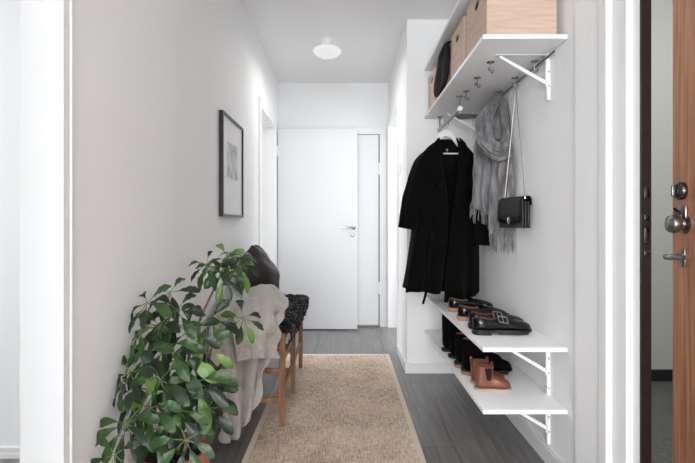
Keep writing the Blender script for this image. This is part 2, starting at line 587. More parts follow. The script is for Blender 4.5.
# ------------------------------------------------------------------ interior doors
d = thing('door_1', 'white flush door standing open across the end of the hallway', 'door', (-0.68, 4.62, 0), 0, kind='structure')
MB().bbox(-0.685, 0.102, 4.595, 4.635, 0.012, 2.0, 0.003).build('door_panel', M_DOOR, d, smooth=True)
def lever(parent, x, y, z, dirx, m=M_STEEL):
    mb = MB()
    mb.lathe([(0.0, 0), (0.024, 0), (0.024, 0.008), (0.010, 0.010), (0.010, 0.05), (0.0, 0.052)], (x, y, z), (0, -1, 0), 20)
    mb.tube([(x, y-0.045, z), (x+dirx*0.02, y-0.05, z), (x+dirx*0.11, y-0.048, z)], [0.010, 0.009, 0.008], 10)
    h = mb.build('door_handle', m, parent)
    return h
lever(d, 0.065, 4.595, 1.02, -1, M_CHROME)
MB().lathe([(0, 0), (0.020, 0), (0.020, 0.008), (0.008, 0.010), (0, 0.010)], (0.055, 4.595, 0.945), (0, -1, 0), 18).build('keyhole_plate', M_STEEL, d)
for z in (1.78, 0.25):
    MB().tube([(-0.692, 4.592, z-0.05), (-0.692, 4.592, z+0.05)], 0.009, 8).box(-0.692, -0.668, 4.590, 4.596, z-0.045, z+0.045).build('hinge', M_TRIM, d)
d = thing('door_2', 'closed white back door half hidden behind the open white door', 'door', (-0.05, 4.75, 0), 0, kind='structure')
MB().box(-0.42, 0.322, 4.745, 4.757, 0.02, 1.968).build('door_panel', M_DOOR, d)
for z in (1.62, 0.40):
    MB().tube([(0.331, 4.737, z-0.06), (0.331, 4.737, z+0.06)], 0.009, 8).box(0.318, 0.352, 4.739, 4.743, z-0.05, z+0.05).build('hinge', M_TRIM, d)
MB().box(-0.43, 0.335, 4.72, 4.752, 0.0, 0.018).build('threshold', mat('grey_threshold', (120, 112, 104), 0.6), d)
MB().box(0.3225, 0.335, 4.746, 4.756, 0.018, 1.975).box(-0.43, 0.3225, 4.746, 4.756, 1.968, 1.975).build('door_gap_shade', mat('gap_shade_grey', (120, 118, 116), 0.8), d)  # grey strips paint in the shade of the gap round the door

# entrance door
ang = math.atan2(0.983-0.945, 1.40-0.50)
d = thing('door_3', 'brown wood veneer entrance door standing ajar at the right edge', 'door', (0.945, 0.50, 0), 0, kind='structure')
d.rotation_euler = (0, 0, -ang)
L = math.hypot(0.038, 0.90)
MB().bbox(0, 0.045, 0.0, L, 0.01, 2.07, 0.002).build('door_panel', M_WALNUT, d, local=True)
def onleaf(px, py):
    Y = 1.3
    for _ in range(20):
        X = (px-347)*Y/F
        xl = 0.945+(Y-0.50)*0.038/0.90
        Y = xl*F/(px-347)
    return (Y-0.5)/math.cos(ang), 1.055-(py-224)*Y/F
t, z = onleaf(682, 191)
lk = MB().lathe([(0, 0), (0.026, 0), (0.026, 0.008), (0.023, 0.014), (0.016, 0.018), (0.0, 0.019)], (0, t, z), (-1, 0, 0), 28).build('lock_cylinder', M_PEWTER, d, local=True)
MB().bbox(-0.030, -0.022, t-0.004, t+0.004, z-0.016, z+0.016, 0.002).build('thumb_turn', M_STEEL, lk, local=True)
t, z = onleaf(684.5, 224)
MB().lathe([(0, 0), (0.029, 0), (0.029, 0.005), (0.017, 0.008), (0.015, 0.016), (0.025, 0.021), (0.028, 0.031), (0.024, 0.042), (0.012, 0.048), (0, 0.049)],
           (0, t, z), (-1, 0, 0), 28).bbox(-0.008, 0.0, t-0.016, t+0.016, z, z+0.055, 0.004).build('door_knob', M_STEEL, d, local=True)
MB().tube([(-0.008, t+0.012, z+0.035), (-0.022, t+0.010, z+0.045), (-0.026, t+0.004, z+0.035), (-0.012, t+0.0, z+0.028)], 0.004, 8).build('latch_snib', M_PEWTER, d, local=True)
t, z = onleaf(683, 257)
MB().lathe([(0, 0), (0.014, 0), (0.014, 0.005), (0.008, 0.008), (0.008, 0.046), (0, 0.048)], (0, t, z), (-1, 0, 0), 20)\
    .tube([(-0.044, t+0.006, z), (-0.048, t-0.02, z+0.001), (-0.046, t-0.045, z+0.002), (-0.042, t-0.065, z)], [0.009, 0.009, 0.008, 0.006], 10)\
    .bbox(-0.004, 0, t-0.013, t+0.013, z-0.03, z+0.024, 0.002).build('door_handle', M_STEEL, d, local=True)

# small fittings on walls
o = MB().bbox(XH-0.012, XH, 3.66, 3.74, 1.455, 1.535, 0.003).build('light_switch', M_TRIM)
tag(o, 'small white light switch on the side of the pier', 'switch')

# ceiling lamp
lx, ly = -0.157, 3.66
t = thing('ceiling_lamp', 'white opal glass dome lamp on the hallway ceiling', 'lamp', (lx, ly, CZ))
MB().lathe([(0, 0), (0.062, 0), (0.060, -0.02), (0.052, -0.052), (0, -0.053)], (lx, ly, CZ), n=32).build('lamp_base', M_WHITE, t)
MB().lathe([(0, -0.050), (0.052, -0.051), (0.088, -0.060), (0.108, -0.076), (0.113, -0.086), (0.107, -0.100), (0.080, -0.122), (0.04, -0.137), (0, -0.141)],
           (lx, ly, CZ), n=40).build('lamp_shade', M_GLASS, t)

M_GLASS.node_tree.nodes['Principled BSDF'].inputs['Emission Color'].default_value = (1, 0.98, 0.95, 1)
M_GLASS.node_tree.nodes['Principled BSDF'].inputs['Emission Strength'].default_value = 0.12  # faint glow added to the glass to go with the disc below
lp = bpy.data.lights.new('lamp_fill', 'AREA')  # disc added under the unlit dome to brighten the hall
lp.shape = 'DISK'
lp.size = 0.16
lp.energy = 2.2
lp.color = (1, 0.985, 0.96)
lo = bpy.data.objects.new('lamp_fill', lp)
lo.location = (0, 0, -0.143)
C.objects.link(lo)
lo.parent = t

t = thing('added_fill_lamp', 'flat white ceiling lamp added out of view behind the camera', 'lamp', (0.1, -0.9, CZ))  # body for the added overhead fill
MB().lathe([(0, 0), (0.26, 0), (0.27, -0.02), (0.27, -0.06), (0.26, -0.066), (0, -0.066)], (0.1, -0.9, CZ), n=40).build('lamp_base', M_WHITE, t)

# picture
t = thing('framed_picture', 'thin black framed print with wide white mount on the left wall', 'picture', (XL, 2.78, 1.386))
y0, y1, z0, z1 = 2.53, 3.03, 1.096, 1.678
fr = MB()
for a in ((y0, y1, z0, z0+0.014), (y0, y1, z1-0.014, z1), (y0, y0+0.014, z0+0.014, z1-0.014), (y1-0.014, y1, z0+0.014, z1-0.014)):
    fr.box(XL+0.001, XL+0.024, *a)
fr.build('frame', M_FRAME, t, smooth=False)
MB().box(XL+0.001, XL+0.014, y0+0.012, y1-0.012, z0+0.012, z1-0.012).build('mount', M_PAPER, t, smooth=False)
MB().box(XL+0.014, XL+0.0155, 2.65, 2.90, 1.325, 1.53).build('print', M_PRINT, t, smooth=False)

# ------------------------------------------------------------------ rug
t = thing('hallway_rug', 'beige woven sisal runner with pale bound edges on the floor', 'rug', (-0.06, 2.4, 0))
ra = math.radians(0.35)
rot = Matrix.Rotation(ra, 3, 'Z')
def rugbox(mb, x0, x1, y0, y1, z0, z1):
    return mb.box(x0, x1, y0, y1, z0, z1, rot=rot, piv=(-0.06, 2.4, 0))
rx0, rx1, ry0, ry1 = -0.465, 0.345, 0.9, 3.72
rugbox(MB(), rx0+0.02, rx1-0.02, ry0+0.02, ry1-0.02, 0, 0.009).build('weave', M_RUG, t, smooth=False)
mb = MB()
rugbox(mb, rx0, rx0+0.026, ry0, ry1, 0, 0.011)
rugbox(mb, rx1-0.026, rx1, ry0, ry1, 0, 0.011)
rugbox(mb, rx0+0.026, rx1-0.026, ry0, ry0+0.026, 0, 0.011)
rugbox(mb, rx0+0.026, rx1-0.026, ry1-0.026, ry1, 0, 0.011)
mb.build('binding', M_RUGB, t, smooth=False)

# ------------------------------------------------------------------ shelving
SY0, SY1 = 1.862, 3.282
SX = 0.547
def bracket(parent, y, zt, drop=0.125, front=0.672, low=None):
    mb = MB()
    mb.box(front-0.02, XR-0.014, y-0.006, y+0.006, zt-0.0035, zt-0.0005)
    a = Vector((front, y, zt-0.010))
    c = Vector((XR-0.016, y, zt-drop))
    dirv = (c-a).normalized()
    up = Vector((-dirv.z, 0, dirv.x))
    q = []
    for pnt, hh in ((a, 0.010), (c, 0.012)):
        q.append([pnt+up*hh*0.6+Vector((0, -0.006, 0)), pnt+up*hh*0.6+Vector((0, 0.006, 0)), pnt-up*hh*0.6+Vector((0, 0.006, 0)), pnt-up*hh*0.6+Vector((0, -0.006, 0))])
    mb.rings(q)
    mb.box(XR-0.017, XR-0.013, y-0.006, y+0.006, zt-drop-0.02, zt-0.006)
    return mb.build('bracket', M_SHELF, parent, smooth=False)

def shelf(name, label, z, brk=(2.04, 3.10), drop=0.125, th=0.018):
    t = thing(name, label, 'shelf', (SX, (SY0+SY1)/2, z))
    MB().bbox(SX, XR-0.002, SY0, SY1, z, z+th, 0.0015).build('board', M_SHELF, t)
    for y in brk:
        bracket(t, y, z, drop)
    return t
shelf('wall_shelf', 'topmost white shelf, close above the wooden boxes', 2.138, drop=0.12)
hat = shelf('wall_shelf', 'white shelf holding the plywood boxes, with chrome hooks underneath', 1.80)
shelf('wall_shelf', 'white shelf holding the polished black shoes, under the coat', 0.54, drop=0.13)
shelf('wall_shelf', 'lowest white shelf, holding the black boots and small brown boots', 0.29, drop=0.13)

def wall_rail(label, y, z0, z1):
    t = thing('wall_rail', label, 'rail', (XR, y, z0))
    mb = MB().bbox(XR-0.013, XR-0.0, y-0.0125, y+0.0125, z0, z1, 0.002)
    z = z1-0.03
    while z > z0+0.02:
        mb.box(XR-0.0136, XR-0.0125, y-0.0035, y+0.0035, z-0.006, z+0.006, 1)
        mb.box(XR-0.009, XR-0.004, y-0.0131, y-0.012, z-0.004, z+0.004, 1)
        z -= 0.064
    mb.build('upright', [M_SHELF, M_SLOT], t)
wall_rail('white slotted rail by the near end of the upper shelves', 2.04, 1.597, 2.20)
wall_rail('white slotted rail behind the scarf at the far end of upper shelves', 3.10, 1.597, 2.20)
wall_rail('white slotted rail by the near end of the shoe shelves', 2.04, 0.09, 0.56)
wall_rail('white slotted rail at the far end of the shoe shelves', 3.10, 0.09, 0.56)

# hang track under the shelf along the wall
o = MB().tube([(0.872, 1.95, 1.782), (0.872, 3.20, 1.782)], 0.0045, 8).build('hanging_rail', M_PEWTER, hat)

def hook(x, y, rz):
    zt = 1.80
    mb = MB()
    mb.lathe([(0, 0), (0.018, 0), (0.018, -0.003), (0.006, -0.005), (0.0035, -0.010)], (x, y, zt), n=16)
    c, s = math.cos(rz), math.sin(rz)
    def q(u, z):
        return (x+c*u, y+s*u, zt+z)
    mb.tube([q(0, -0.006), q(0, -0.028), q(0.002, -0.040), q(0.010, -0.050), q(0.019, -0.046), q(0.023, -0.036)], 0.0025, 8)
    mb.tube([q(0, -0.030), q(-0.008, -0.041), q(-0.014, -0.041), q(-0.017, -0.034)], 0.0025, 8)
    mb.lathe([(0, 0), (0.0042, 0.002), (0.0042, 0.006), (0, 0.008)], q(0.023, -0.038), n=10)
    mb.lathe([(0, 0), (0.0042, 0.002), (0.0042, 0.006), (0, 0.008)], q(-0.017, -0.036), n=10)
    return mb.build('hook', M_STEEL, hat)
HK = [(0.66, 2.13), (0.857, 2.12), (0.663, 2.36), (0.855, 2.36), (0.861, 2.61), (0.669, 2.60)]
for i, (x, y) in enumerate(HK):
    hook(x, y, 0.5 if x > 0.8 else 0.7)
# pull-out rod
for x, y in ((0.655, 2.70), (0.645, 3.22)):
    mb = MB()
    mb.lathe([(0, 0), (0.02, 0), (0.02, -0.004), (0.006, -0.006), (0.006, -0.012)], (x, y, 1.80), n=16)
    mb.tube([(x, y, 1.79), (x, y, 1.722)], 0.0045, 8)
    mb.build('rod_hanger', M_STEEL, hat)
rd = MB().tube([(0.648, 2.66, 1.716), (0.645, 3.26, 1.716)], 0.0105, 14).build('clothes_rod', M_STEEL, hat)
MB().lathe([(0, -0.004), (0.014, 0), (0.016, 0.006), (0.014, 0.03), (0.011, 0.03)], (0.648, 2.645, 1.716), (0, 1, 0), 18).build('end_cap', M_WHITE, rd)
# round vent grille below shelf
t = thing('round_vent', 'small round grey louvred vent under the far end of the shelf', 'vent', (0.80, 3.16, 1.79))
MB().lathe([(0, 0), (0.088, 0), (0.088, -0.006), (0.080, -0.010), (0.076, -0.006), (0, -0.006)], (0.795, 3.175, 1.80), n=36).build('rim', M_VENT, t)
mb = MB()
for k in range(-4, 5):
    hw = math.sqrt(max(0, 0.076**2-(k*0.016)**2))
    mb.box(0.795-hw, 0.795+hw, 3.175+k*0.016-0.003, 3.175+k*0.016+0.003, 1.788, 1.7945)
mb.build('louvres', M_STEEL, t, smooth=False)

# boxes
def plybox(label, y0, y1, x0=0.5745, x1=0.862, z0=1.8185, h=0.262):
    t = thing('storage_box', label, 'box', ((x0+x1)/2, (y0+y1)/2, z0), 0, 'plywood boxes on the upper shelf')
    th = 0.009
    z1 = z0+h
    mb = MB()
    mb.box(x0+th, x1-th, y0, y0+th, z0, z1)
    mb.box(x0+th, x1-th, y1-th, y1, z0, z1)
    mb.box(x1-th, x1, y0, y1, z0, z1)
    mb.box(x0+th, x1-th, y0+th, y1-th, z0, z0+th)
    mb.build('box_body', M_PLY, t, smooth=False)
    # front panel with a real oval hand hole
    cy = (y0+y1)/2
    cz = z1-0.056
    n = 24
    hole = [(cy+0.046*math.cos(2*PI*k/n), cz+0.019*math.sin(2*PI*k/n)) for k in range(n)]
    outer = []
    for k in range(n):
        a = 2*PI*k/n
        dx, dz = math.cos(a), math.sin(a)
        ts = []
        if dx > 1e-6:
            ts.append((y1-cy)/dx)
        if dx < -1e-6:
            ts.append((y0-cy)/dx)
        if dz > 1e-6:
            ts.append((z1-cz)/dz)
        if dz < -1e-6:
            ts.append((z0-cz)/dz)
        tt = min(ts)
        outer.append((cy+dx*tt, cz+dz*tt))
    # snap nearest rays to the corners
    for cyy, czz in ((y0, z0), (y0, z1), (y1, z0), (y1, z1)):
        k = min(range(n), key=lambda i: (outer[i][0]-cyy)**2+(outer[i][1]-czz)**2)
        outer[k] = (cyy, czz)
    pm = MB()
    rr = []
    for X, src in ((x0, outer), (x0, hole), (x0+th, hole), (x0+th, outer)):
        rr.append([Vector((X, a, b2)) for a, b2 in src])
    rr.append(rr[0])
    pm.rings(rr, True, False)
    pm.build('front_panel', M_PLY, t, smooth=False)
    MB().box(x0+0.03, x0+0.032, y0+th, y1-th, z0+th, z1-0.004).build('hole_shade_sheet', M_DARK, t, smooth=False)  # near-black sheet paints in the shade inside the hand hole
    return t
plybox('plywood storage box nearest the camera, largest in view on upper shelf', 1.905, 2.225)
plybox('plywood storage box behind the nearest one on the upper shelf', 2.285, 2.575)
plybox('plywood storage box partly covered by the hanging black cloth', 2.665, 2.945)
plybox('farthest plywood storage box, at the end of the upper shelf', 3.0, 3.265)

# black cloth hanging in front of boxes
rows = []
for pts in ([(444.5, 46), (446, 45), (448.5, 44)], [(440, 57), (444, 57), (448, 56)], [(437, 68), (442, 68), (447.5, 67)], [(434.5, 78), (441, 79), (447, 77)], [(433.5, 90), (438, 89), (444, 87)], [(434, 96), (437, 97), (440, 95)]):
    r = []
    for k, (px, py) in enumerate(pts):
        X = 0.566-0.004*k
        Y = X*F/(px-347)
        r.append(Vector((X, Y, 1.055-(py-224)*Y/F)))
    rows.append(r)
def lim_box(p):
    p.x = min(p.x, 0.571)
    p.x = max(p.x, 0.545)
mb, g = sheet(rows, 24, 36, 0.009, 2, 2.0, lim_box, taper=False)
top = g[0]
mb2 = MB()
mb2.rings([[p+Vector((0.05, 0.0, 0.02)) for p in top], [p+Vector((0.012, 0, 0.016)) for p in top], top], False, False)
mb.add(mb2.v, mb2.f)
o = mb.build('black_cloth', M_LINING, solid=0.006)
tag(o, 'crumpled black garment spilling down in front of the plywood boxes', 'cloth')

# ------------------------------------------------------------------ hanger and coat
HX, HY = 0.645, 3.02
t = thing('coat_hanger', 'white hanger on the rod holding the black coat', 'hanger', (HX, HY, 1.60))
MB().tube([(HX, HY, 1.64), (HX, HY, 1.685), (HX+0.014, HY, 1.697), (HX+0.019, HY, 1.714), (HX+0.012, HY, 1.729), (HX-0.004, HY, 1.732), (HX-0.016, HY, 1.724)], 0.0028, 8).build('hook', M_CHROME, t)
mb = MB()
prof = [(-0.150, 1.532), (-0.11, 1.556), (-0.07, 1.592), (-0.04, 1.630), (-0.012, 1.652), (0.012, 1.652), (0.04, 1.630), (0.07, 1.592), (0.11, 1.556), (0.150, 1.532)]
rr = []
for i, (u, z) in enumerate(prof):
    hh = 0.027
    rr.append([Vector((HX+u, HY-0.009, z-hh)), Vector((HX+u, HY-0.009, z+hh*0.6)), Vector((HX+u, HY+0.009, z+hh*0.6)), Vector((HX+u, HY+0.009, z-hh))])
mb.rings(rr)
mb.build('shoulder_bar', M_WHITE, t)
MB().tube([(HX-0.145, HY, 1.514), (HX+0.145, HY, 1.514)], 0.0055, 8).build('trouser_bar', M_WHITE, t)

t = thing('coat', 'long black open coat hanging from the white hanger', 'coat', (HX, HY, 0.56))
key = [  # z, xl, xr, half depth, gap left x, gap right x
    (1.612, 0.590, 0.715, 0.030, 0.598, 0.708),
    (1.575, 0.560, 0.745, 0.045, 0.602, 0.712),
    (1.545, 0.525, 0.790, 0.055, 0.606, 0.714),
    (1.500, 0.495, 0.830, 0.060, 0.612, 0.712),
    (1.430, 0.486, 0.840, 0.066, 0.618, 0.708),
    (1.277, 0.466, 0.850, 0.070, 0.630, 0.695),
    (1.114, 0.446, 0.853, 0.074, 0.640, 0.665),
    (0.950, 0.425, 0.855, 0.080, 0.640, 0.648),
    (0.780, 0.395, 0.856, 0.086, 0.618, 0.622),
    (0.560, 0.362, 0.856, 0.092, 0.585, 0.612)]
def kinterp(z):
    for a, b2 in zip(key, key[1:]):
        if z >= b2[0]:
            u = (a[0]-z)/(a[0]-b2[0])
            return [a[i]+(b2[i]-a[i])*u for i in range(6)]
    return list(key[-1])
NV, NU = 60, 96
g = []
for i in range(NV):
    v = i/(NV-1)
    row = []
    for jx in range(NU):
        zt0 = 1.612
        u = jx/(NU-1)
        # u from 0 (front edge, right panel) round the back to 1 (front edge, left panel)
        z0 = zt0-(zt0-0.60)*v
        k = kinterp(z0)
        xc = (k[1]+k[2])/2
        a = (k[2]-k[1])/2
        # starting and ending angles of the front edges
        t0 = math.asin(max(-0.95, min(0.95, (k[5]-xc)/a)))
        t1 = 2*PI+math.asin(max(-0.95, min(0.95, (k[4]-xc)/a)))
        th = t0+(t1-t0)*u
        X = xc+a*math.sin(th)
        Yv = -math.cos(th)
        Yv = math.copysign(abs(Yv)**0.7, Yv)
        # hem
        if u < 0.33:
            hem = 0.557+0.07*max(0, (X-0.76)/0.10)
        elif u > 0.70:
            hem = 0.612+0.03*max(0, (0.55-X)/0.18)
        else:
            hem = 0.60
        z = zt0-(zt0-hem)*v
        f = 0.018*v*(math.sin(11*th+0.5)+0.6*math.sin(17*th+2.0+v*1.5))+0.006*math.sin(6*th+v*9)
        f += 0.016*noise.noise(Vector((X*9, z*4, th)))
        Yw = HY+k[3]*Yv+f*(1 if Yv < 0 else 0.6)
        shoulder = 0.0
        row.append(Vector((min(X+0.3*f*math.sin(th), 0.866), max(min(Yw, 3.17), 2.86), z)))
    g.append(row)
# flap shoulders: pull the top rows outward along the hanger slope
mb = MB()
mb.rings(g, False, False)
# shoulder caps
mb.build('coat_body', M_COAT, t, solid=0.006)
def sleeve(path, rad, name='sleeve'):
    pts = catmull([Vector(p) for p in path], 26)
    rs = [rad[min(int(i/25*(len(rad)-1)), len(rad)-2)]*(1-(i/25*(len(rad)-1) % 1 if i < 25 else 1))+rad[min(int(i/25*(len(rad)-1)), len(rad)-2)+1]*((i/25*(len(rad)-1)) % 1 if i < 25 else 1) for i in range(26)]
    mb = MB()
    rr = []
    for i, p in enumerate(pts):
        row = []
        tg = (pts[min(i+1, 25)]-pts[max(i-1, 0)]).normalized()
        bx = Vector((0, 1, 0))
        ax = bx.cross(tg).normalized()
        for k in range(28):
            a = 2*PI*k/28
            ww = 1+0.09*math.sin(5*a+i*0.12)+0.10*noise.noise(Vector((math.cos(a)*1.5, math.sin(a)*1.5, i*0.25)))
            row.append(p+(ax*math.cos(a)*rs[i]+bx*math.sin(a)*rs[i]*0.75)*ww)
        rr.append(row)
    for row in rr:
        for q in row:
            q.x = min(q.x, 0.884)
    # turn cuff inward
    last = rr[-1]
    c = sum(last, Vector())/len(last)
    rr.append([c+(q-c)*0.88 for q in last])
    rr.append([c+(q-c)*0.85-(pts[-1]-pts[-2]).normalized()*0.05 for q in last])
    rr.insert(0, [pts[0]+(q-pts[0])*0.1 for q in rr[0]])
    mb.rings(rr, True, True)
    return mb.build(name, M_COAT, t)
sleeve([(0.555, 3.03, 1.520), (0.500, 3.01, 1.44), (0.445, 2.99, 1.30), (0.405, 2.97, 1.15), (0.382, 2.96, 1.025)], [0.040, 0.062, 0.060, 0.056, 0.058])
sleeve([(0.775, 3.02, 1.515), (0.822, 2.98, 1.40), (0.840, 2.92, 1.24), (0.838, 2.86, 1.08), (0.830, 2.83, 0.925)], [0.035, 0.050, 0.050, 0.048, 0.046])
# shoulder yoke
mb = MB()
rr = []
for i in range(25):
    u = -1+2*i/24
    X = 0.655+u*0.172
    zt = 1.612-0.035*abs(u)-0.075*u*u*abs(u)
    hw = 0.028+0.02*(1-abs(u))
    row = []
    for k in range(12):
        a = -0.2*PI+1.4*PI*k/11
        row.append(Vector((X, HY+hw*1.1*math.cos(a), zt-0.04+0.04*math.sin(a))))
    rr.append(row)
left = [r for r in rr if r[0].x < 0.612]
right = [r for r in rr if r[0].x > 0.708]
MB().rings(left, False, False).build('shoulder_yoke', M_COAT, t, solid=0.006)
MB().rings(right, False, False).build('shoulder_yoke', M_COAT, t, solid=0.006)
# lapels / collar
def lapel(sgn):
    cx = 0.659
    rows = []
    spec = [(1.612, 0.060, 0.078, 2.995), (1.585, 0.064, 0.095, 2.965), (1.53, 0.062, 0.115, 2.953), (1.45, 0.056, 0.125, 2.945), (1.40, 0.052, 0.095, 2.94), (1.30, 0.040, 0.080, 2.938), (1.16, 0.016, 0.045, 2.936)]
    for z, a, b2, y in spec:
        rows.append([Vector((cx+sgn*a, y, z)), Vector((cx+sgn*(a+b2)/2, y-0.012, z-0.006)), Vector((cx+sgn*b2, y-0.004, z-0.012))])
    mb, _ = sheet(rows, 8, 26)
    return mb.build('lapel', M_COAT, t, solid=0.006)
lapel(-1)
lapel(1)
# back neck lining
MB().rings([[Vector((0.655+0.062*math.sin(a), HY+0.02+0.026*math.cos(a), z)) for a in [(-1.5+3.0*k/11) for k in range(12)]] for z in (1.60, 1.56, 1.50, 1.40)], False, False).build('lining', M_LINING, t, solid=0.004)
lb = MB().box(0.648, 0.664, 3.0405, 3.042, 1.528, 1.552)
lb.build('care_tag', mat('label_dark', (46, 46, 48), 0.6), t)
MB().add([(0.650, 3.0398, 1.536), (0.662, 3.0398, 1.536), (0.656, 3.0398, 1.549)], [(0, 1, 2)]).build('emblem', mat('label_mark', (190, 190, 190), 0.6), t, solid=0.0005)
# belt
mb, _ = sheet([[P(431, 226, 2.92), P(434, 226, 2.915)], [P(428, 255, 2.92), P(431, 256, 2.915)], [P(426, 285, 2.92), P(428.5, 286, 2.92)], [P(422, 304, 2.93), P(424, 304, 2.93)]], 4, 20)
mb.build('belt', M_COAT, t, solid=0.008)

# ------------------------------------------------------------------ scarf
t = thing('scarf', 'grey melange fringed scarf knotted over a hook beside the coat', 'scarf', (0.85, 2.58, 0.98))
def limw(p):
    p.x = min(p.x, 0.878)
def band(path, width, depth, seed, nn=56, nr=84):
    pts = catmull([Vector(p) for p in path], nn)
    mb = MB()
    rr = []
    a0 = Vector((0.6, 0.8, 0)).normalized()
    for i, p in enumerate(pts):
        tg = (pts[min(i+1, nn-1)]-pts[max(i-1, 0)]).normalized()
        view = Vector((-0.45, -0.9, 0.0)).normalized()
        ax = tg.cross(view).normalized()
        bx = ax.cross(tg).normalized()
        u = i/(nn-1)
        wd = width[0]+(width[1]-width[0])*min(1, u*2) if u < 0.5 else width[1]+(width[2]-width[1])*(u*2-1)
        row = []
        for k in range(nr):
            a = 2*PI*k/nr
            m = 0.86+0.34*abs(math.sin(4.5*a+seed+u*3.0))+0.12*math.sin(14*a+seed*2-u*4)+0.22*noise.noise(Vector((math.cos(a)*2, math.sin(a)*2+seed, u*2.5)))
            q = p+ax*math.cos(a)*wd*m+bx*math.sin(a)*depth*m
            limw(q)
            row.append(q)
        rr.append(row)
    mb.rings(rr, True, True)
    return mb
b1 = band([P(499.5, 99, 2.60), P(491, 109, 2.56), P(484, 124, 2.53), P(486, 141, 2.49), P(497, 152, 2.45), P(507, 150, 2.46)], (0.014, 0.038, 0.036), 0.036, 0.3)
b1.v += []
b1.build('loop', M_SCARF, t)
b2 = band([P(500, 99, 2.60), P(505, 107, 2.57), P(508, 121, 2.54), P(509, 138, 2.52), P(504, 152, 2.50)], (0.012, 0.034, 0.034), 0.028, 2.1)
b2.build('loop', M_SCARF, t)
b3 = band([P(498, 99, 2.63), P(495, 115, 2.62), P(494, 140, 2.60)], (0.012, 0.034, 0.045), 0.018, 3.7)
b3.build('loop', M_SCARF, t)
def strand(tops, bots, seed, fr_len, fold=0.019):
    rows = []
    for r in tops:
        rows.append([P(*q) for q in r])
    mb, g = sheet(rows, 40, 40, fold, 2.6, seed, limw, taper=False)
    mb.build('tail', M_SCARF, t, solid=0.008)
    fm = MB()
    last = g[-1]
    prev = g[-3]
    for j in range(0, 40, 2):
        p = last[j]
        dv = Vector((0, 0, -1))
        k1 = Vector(((R()-0.5)*0.02, (R()-0.5)*0.03, 0))
        L2 = fr_len*(0.7+0.5*R())
        pts = [p+Vector((0, 0, 0.004)), p+dv*L2*0.35+k1*0.3, p+dv*L2*0.7+k1*0.9, p+dv*L2+k1*0.6]
        for q in pts:
            limw(q)
        fm.tube(pts, [0.0032, 0.0026, 0.0036, 0.0018], 5)
    fm.build('fringe', M_SCARF, t)
strand([[(480, 128, 2.62), (486, 132, 2.60), (494, 136, 2.58)],
        [(475, 150, 2.66), (484, 152, 2.60), (494, 153, 2.58)],
        [(472, 175, 2.70), (482, 178, 2.64), (493, 180, 2.60)],
        [(470.5, 205, 2.72), (481, 211, 2.66), (492, 218, 2.60)]], None, 1.0, 0.075)
strand([[(494, 148, 2.55), (502, 148, 2.50), (512, 146, 2.45)],
        [(492, 170, 2.58), (502, 170, 2.50), (513, 168, 2.42)],
        [(491, 200, 2.58), (502, 201, 2.50), (513, 200, 2.43)],
        [(491, 234, 2.58), (501, 234, 2.50), (512, 232, 2.44)]], None, 4.0, 0.095)

# ------------------------------------------------------------------ handbag
t = thing('handbag', 'small black leather flap bag hanging on a thin strap by the scarf', 'bag', (0.84, 2.33, 1.035))
A = Vector((0.833, 2.20, 0))
B = Vector((0.798, 2.42, 0))
along = (B-A).normalized()
nrm = Vector((along.y, -along.x, 0))          # towards the wall
if nrm.x < 0:
    nrm = -nrm
Lb = (B-A).length
zb, zt = 1.036, 1.176
def bagpt(u, d, z):
    return A+along*u*Lb+nrm*d+Vector((0, 0, z))
mb = MB()
for d0, d1 in ((0.0, 0.012), (0.015, 0.026), (0.029, 0.040)):
    rr = []
    for u in (0.0, 0.015, 0.5, 0.985, 1.0):
        e = 0.004 if u in (0.0, 1.0) else 0
        zz1 = zt-(0.012 if d0 > 0 else 0)
        rr.append([bagpt(u, d0+e, zb+e), bagpt(u, d1-e, zb+e), bagpt(u, d1-e, zz1-e), bagpt(u, d0+e, zz1-e)])
    mb.rings(rr)
mb.build('bag_body', M_LEATHER, t)
mb = MB()
rr = []
for u in [i/10 for i in range(11)]:
    uu = -0.01+1.02*u
    row = []
    for d, z in ((0.046, zt-0.03), (0.045, zt), (0.036, zt+0.012), (0.012, zt+0.012), (0.0, zt+0.004), (-0.006, zt-0.02), (-0.009, zt-0.07), (-0.007, zb+0.030-0.012*math.sin(PI*u))):
        row.append(bagpt(uu, d, z))
    rr.append(row)
mb.rings(rr, False, False)
mb.build('flap', M_LEATHER, t, solid=0.003)
MB().lathe([(0, 0), (0.014, 0), (0.014, 0.004), (0.008, 0.008), (0, 0.007)], bagpt(0.52, -0.008, zb+0.040), -nrm, 16)\
    .lathe([(0, 0), (0.006, 0), (0.005, 0.004), (0, 0.005)], bagpt(0.52, -0.008, zb+0.024), -nrm, 12).build('clasp', M_CHROME, t)
hp = Vector((0.858, 2.355, 1.742))
mb = MB()
e1 = bagpt(0.06, 0.02, zt+0.006)
e2 = bagpt(0.94, 0.02, zt+0.006)
for e in (e1, e2):
    pts = [hp+Vector((0, 0, 0.0)), hp*0.7+e*0.3, hp*0.35+e*0.65, e]
    mb.tube(catmull([Vector(p) for p in pts], 14), 0.0019, 6)
mb.build('strap', M_CHAIN, t)
for e in (e1, e2):
    MB().lathe([(0.0, 0), (0.007, 0), (0.007, 0.012), (0, 0.012)], e-Vector((0, 0, 0.006)), n=10).build('strap_ring', M_CHROME, t)

# ------------------------------------------------------------------ shoes (local: heel at x=0, toe +x)
def foot_sections(Ln, W, H, toe=0.45, instep=None):
    """half width and height along the foot"""
    xs = [0.0, 0.03, 0.10, 0.22, 0.34, 0.46, 0.58, 0.70, 0.82, 0.91, 0.97, 1.0]
    ws = [0.30, 0.62, 0.80, 0.80, 0.74, 0.78, 0.92, 1.0, 0.95, 0.78, 0.52, 0.16]
    return [(x*Ln, wv*W/2) for x, wv in zip(xs, ws)]

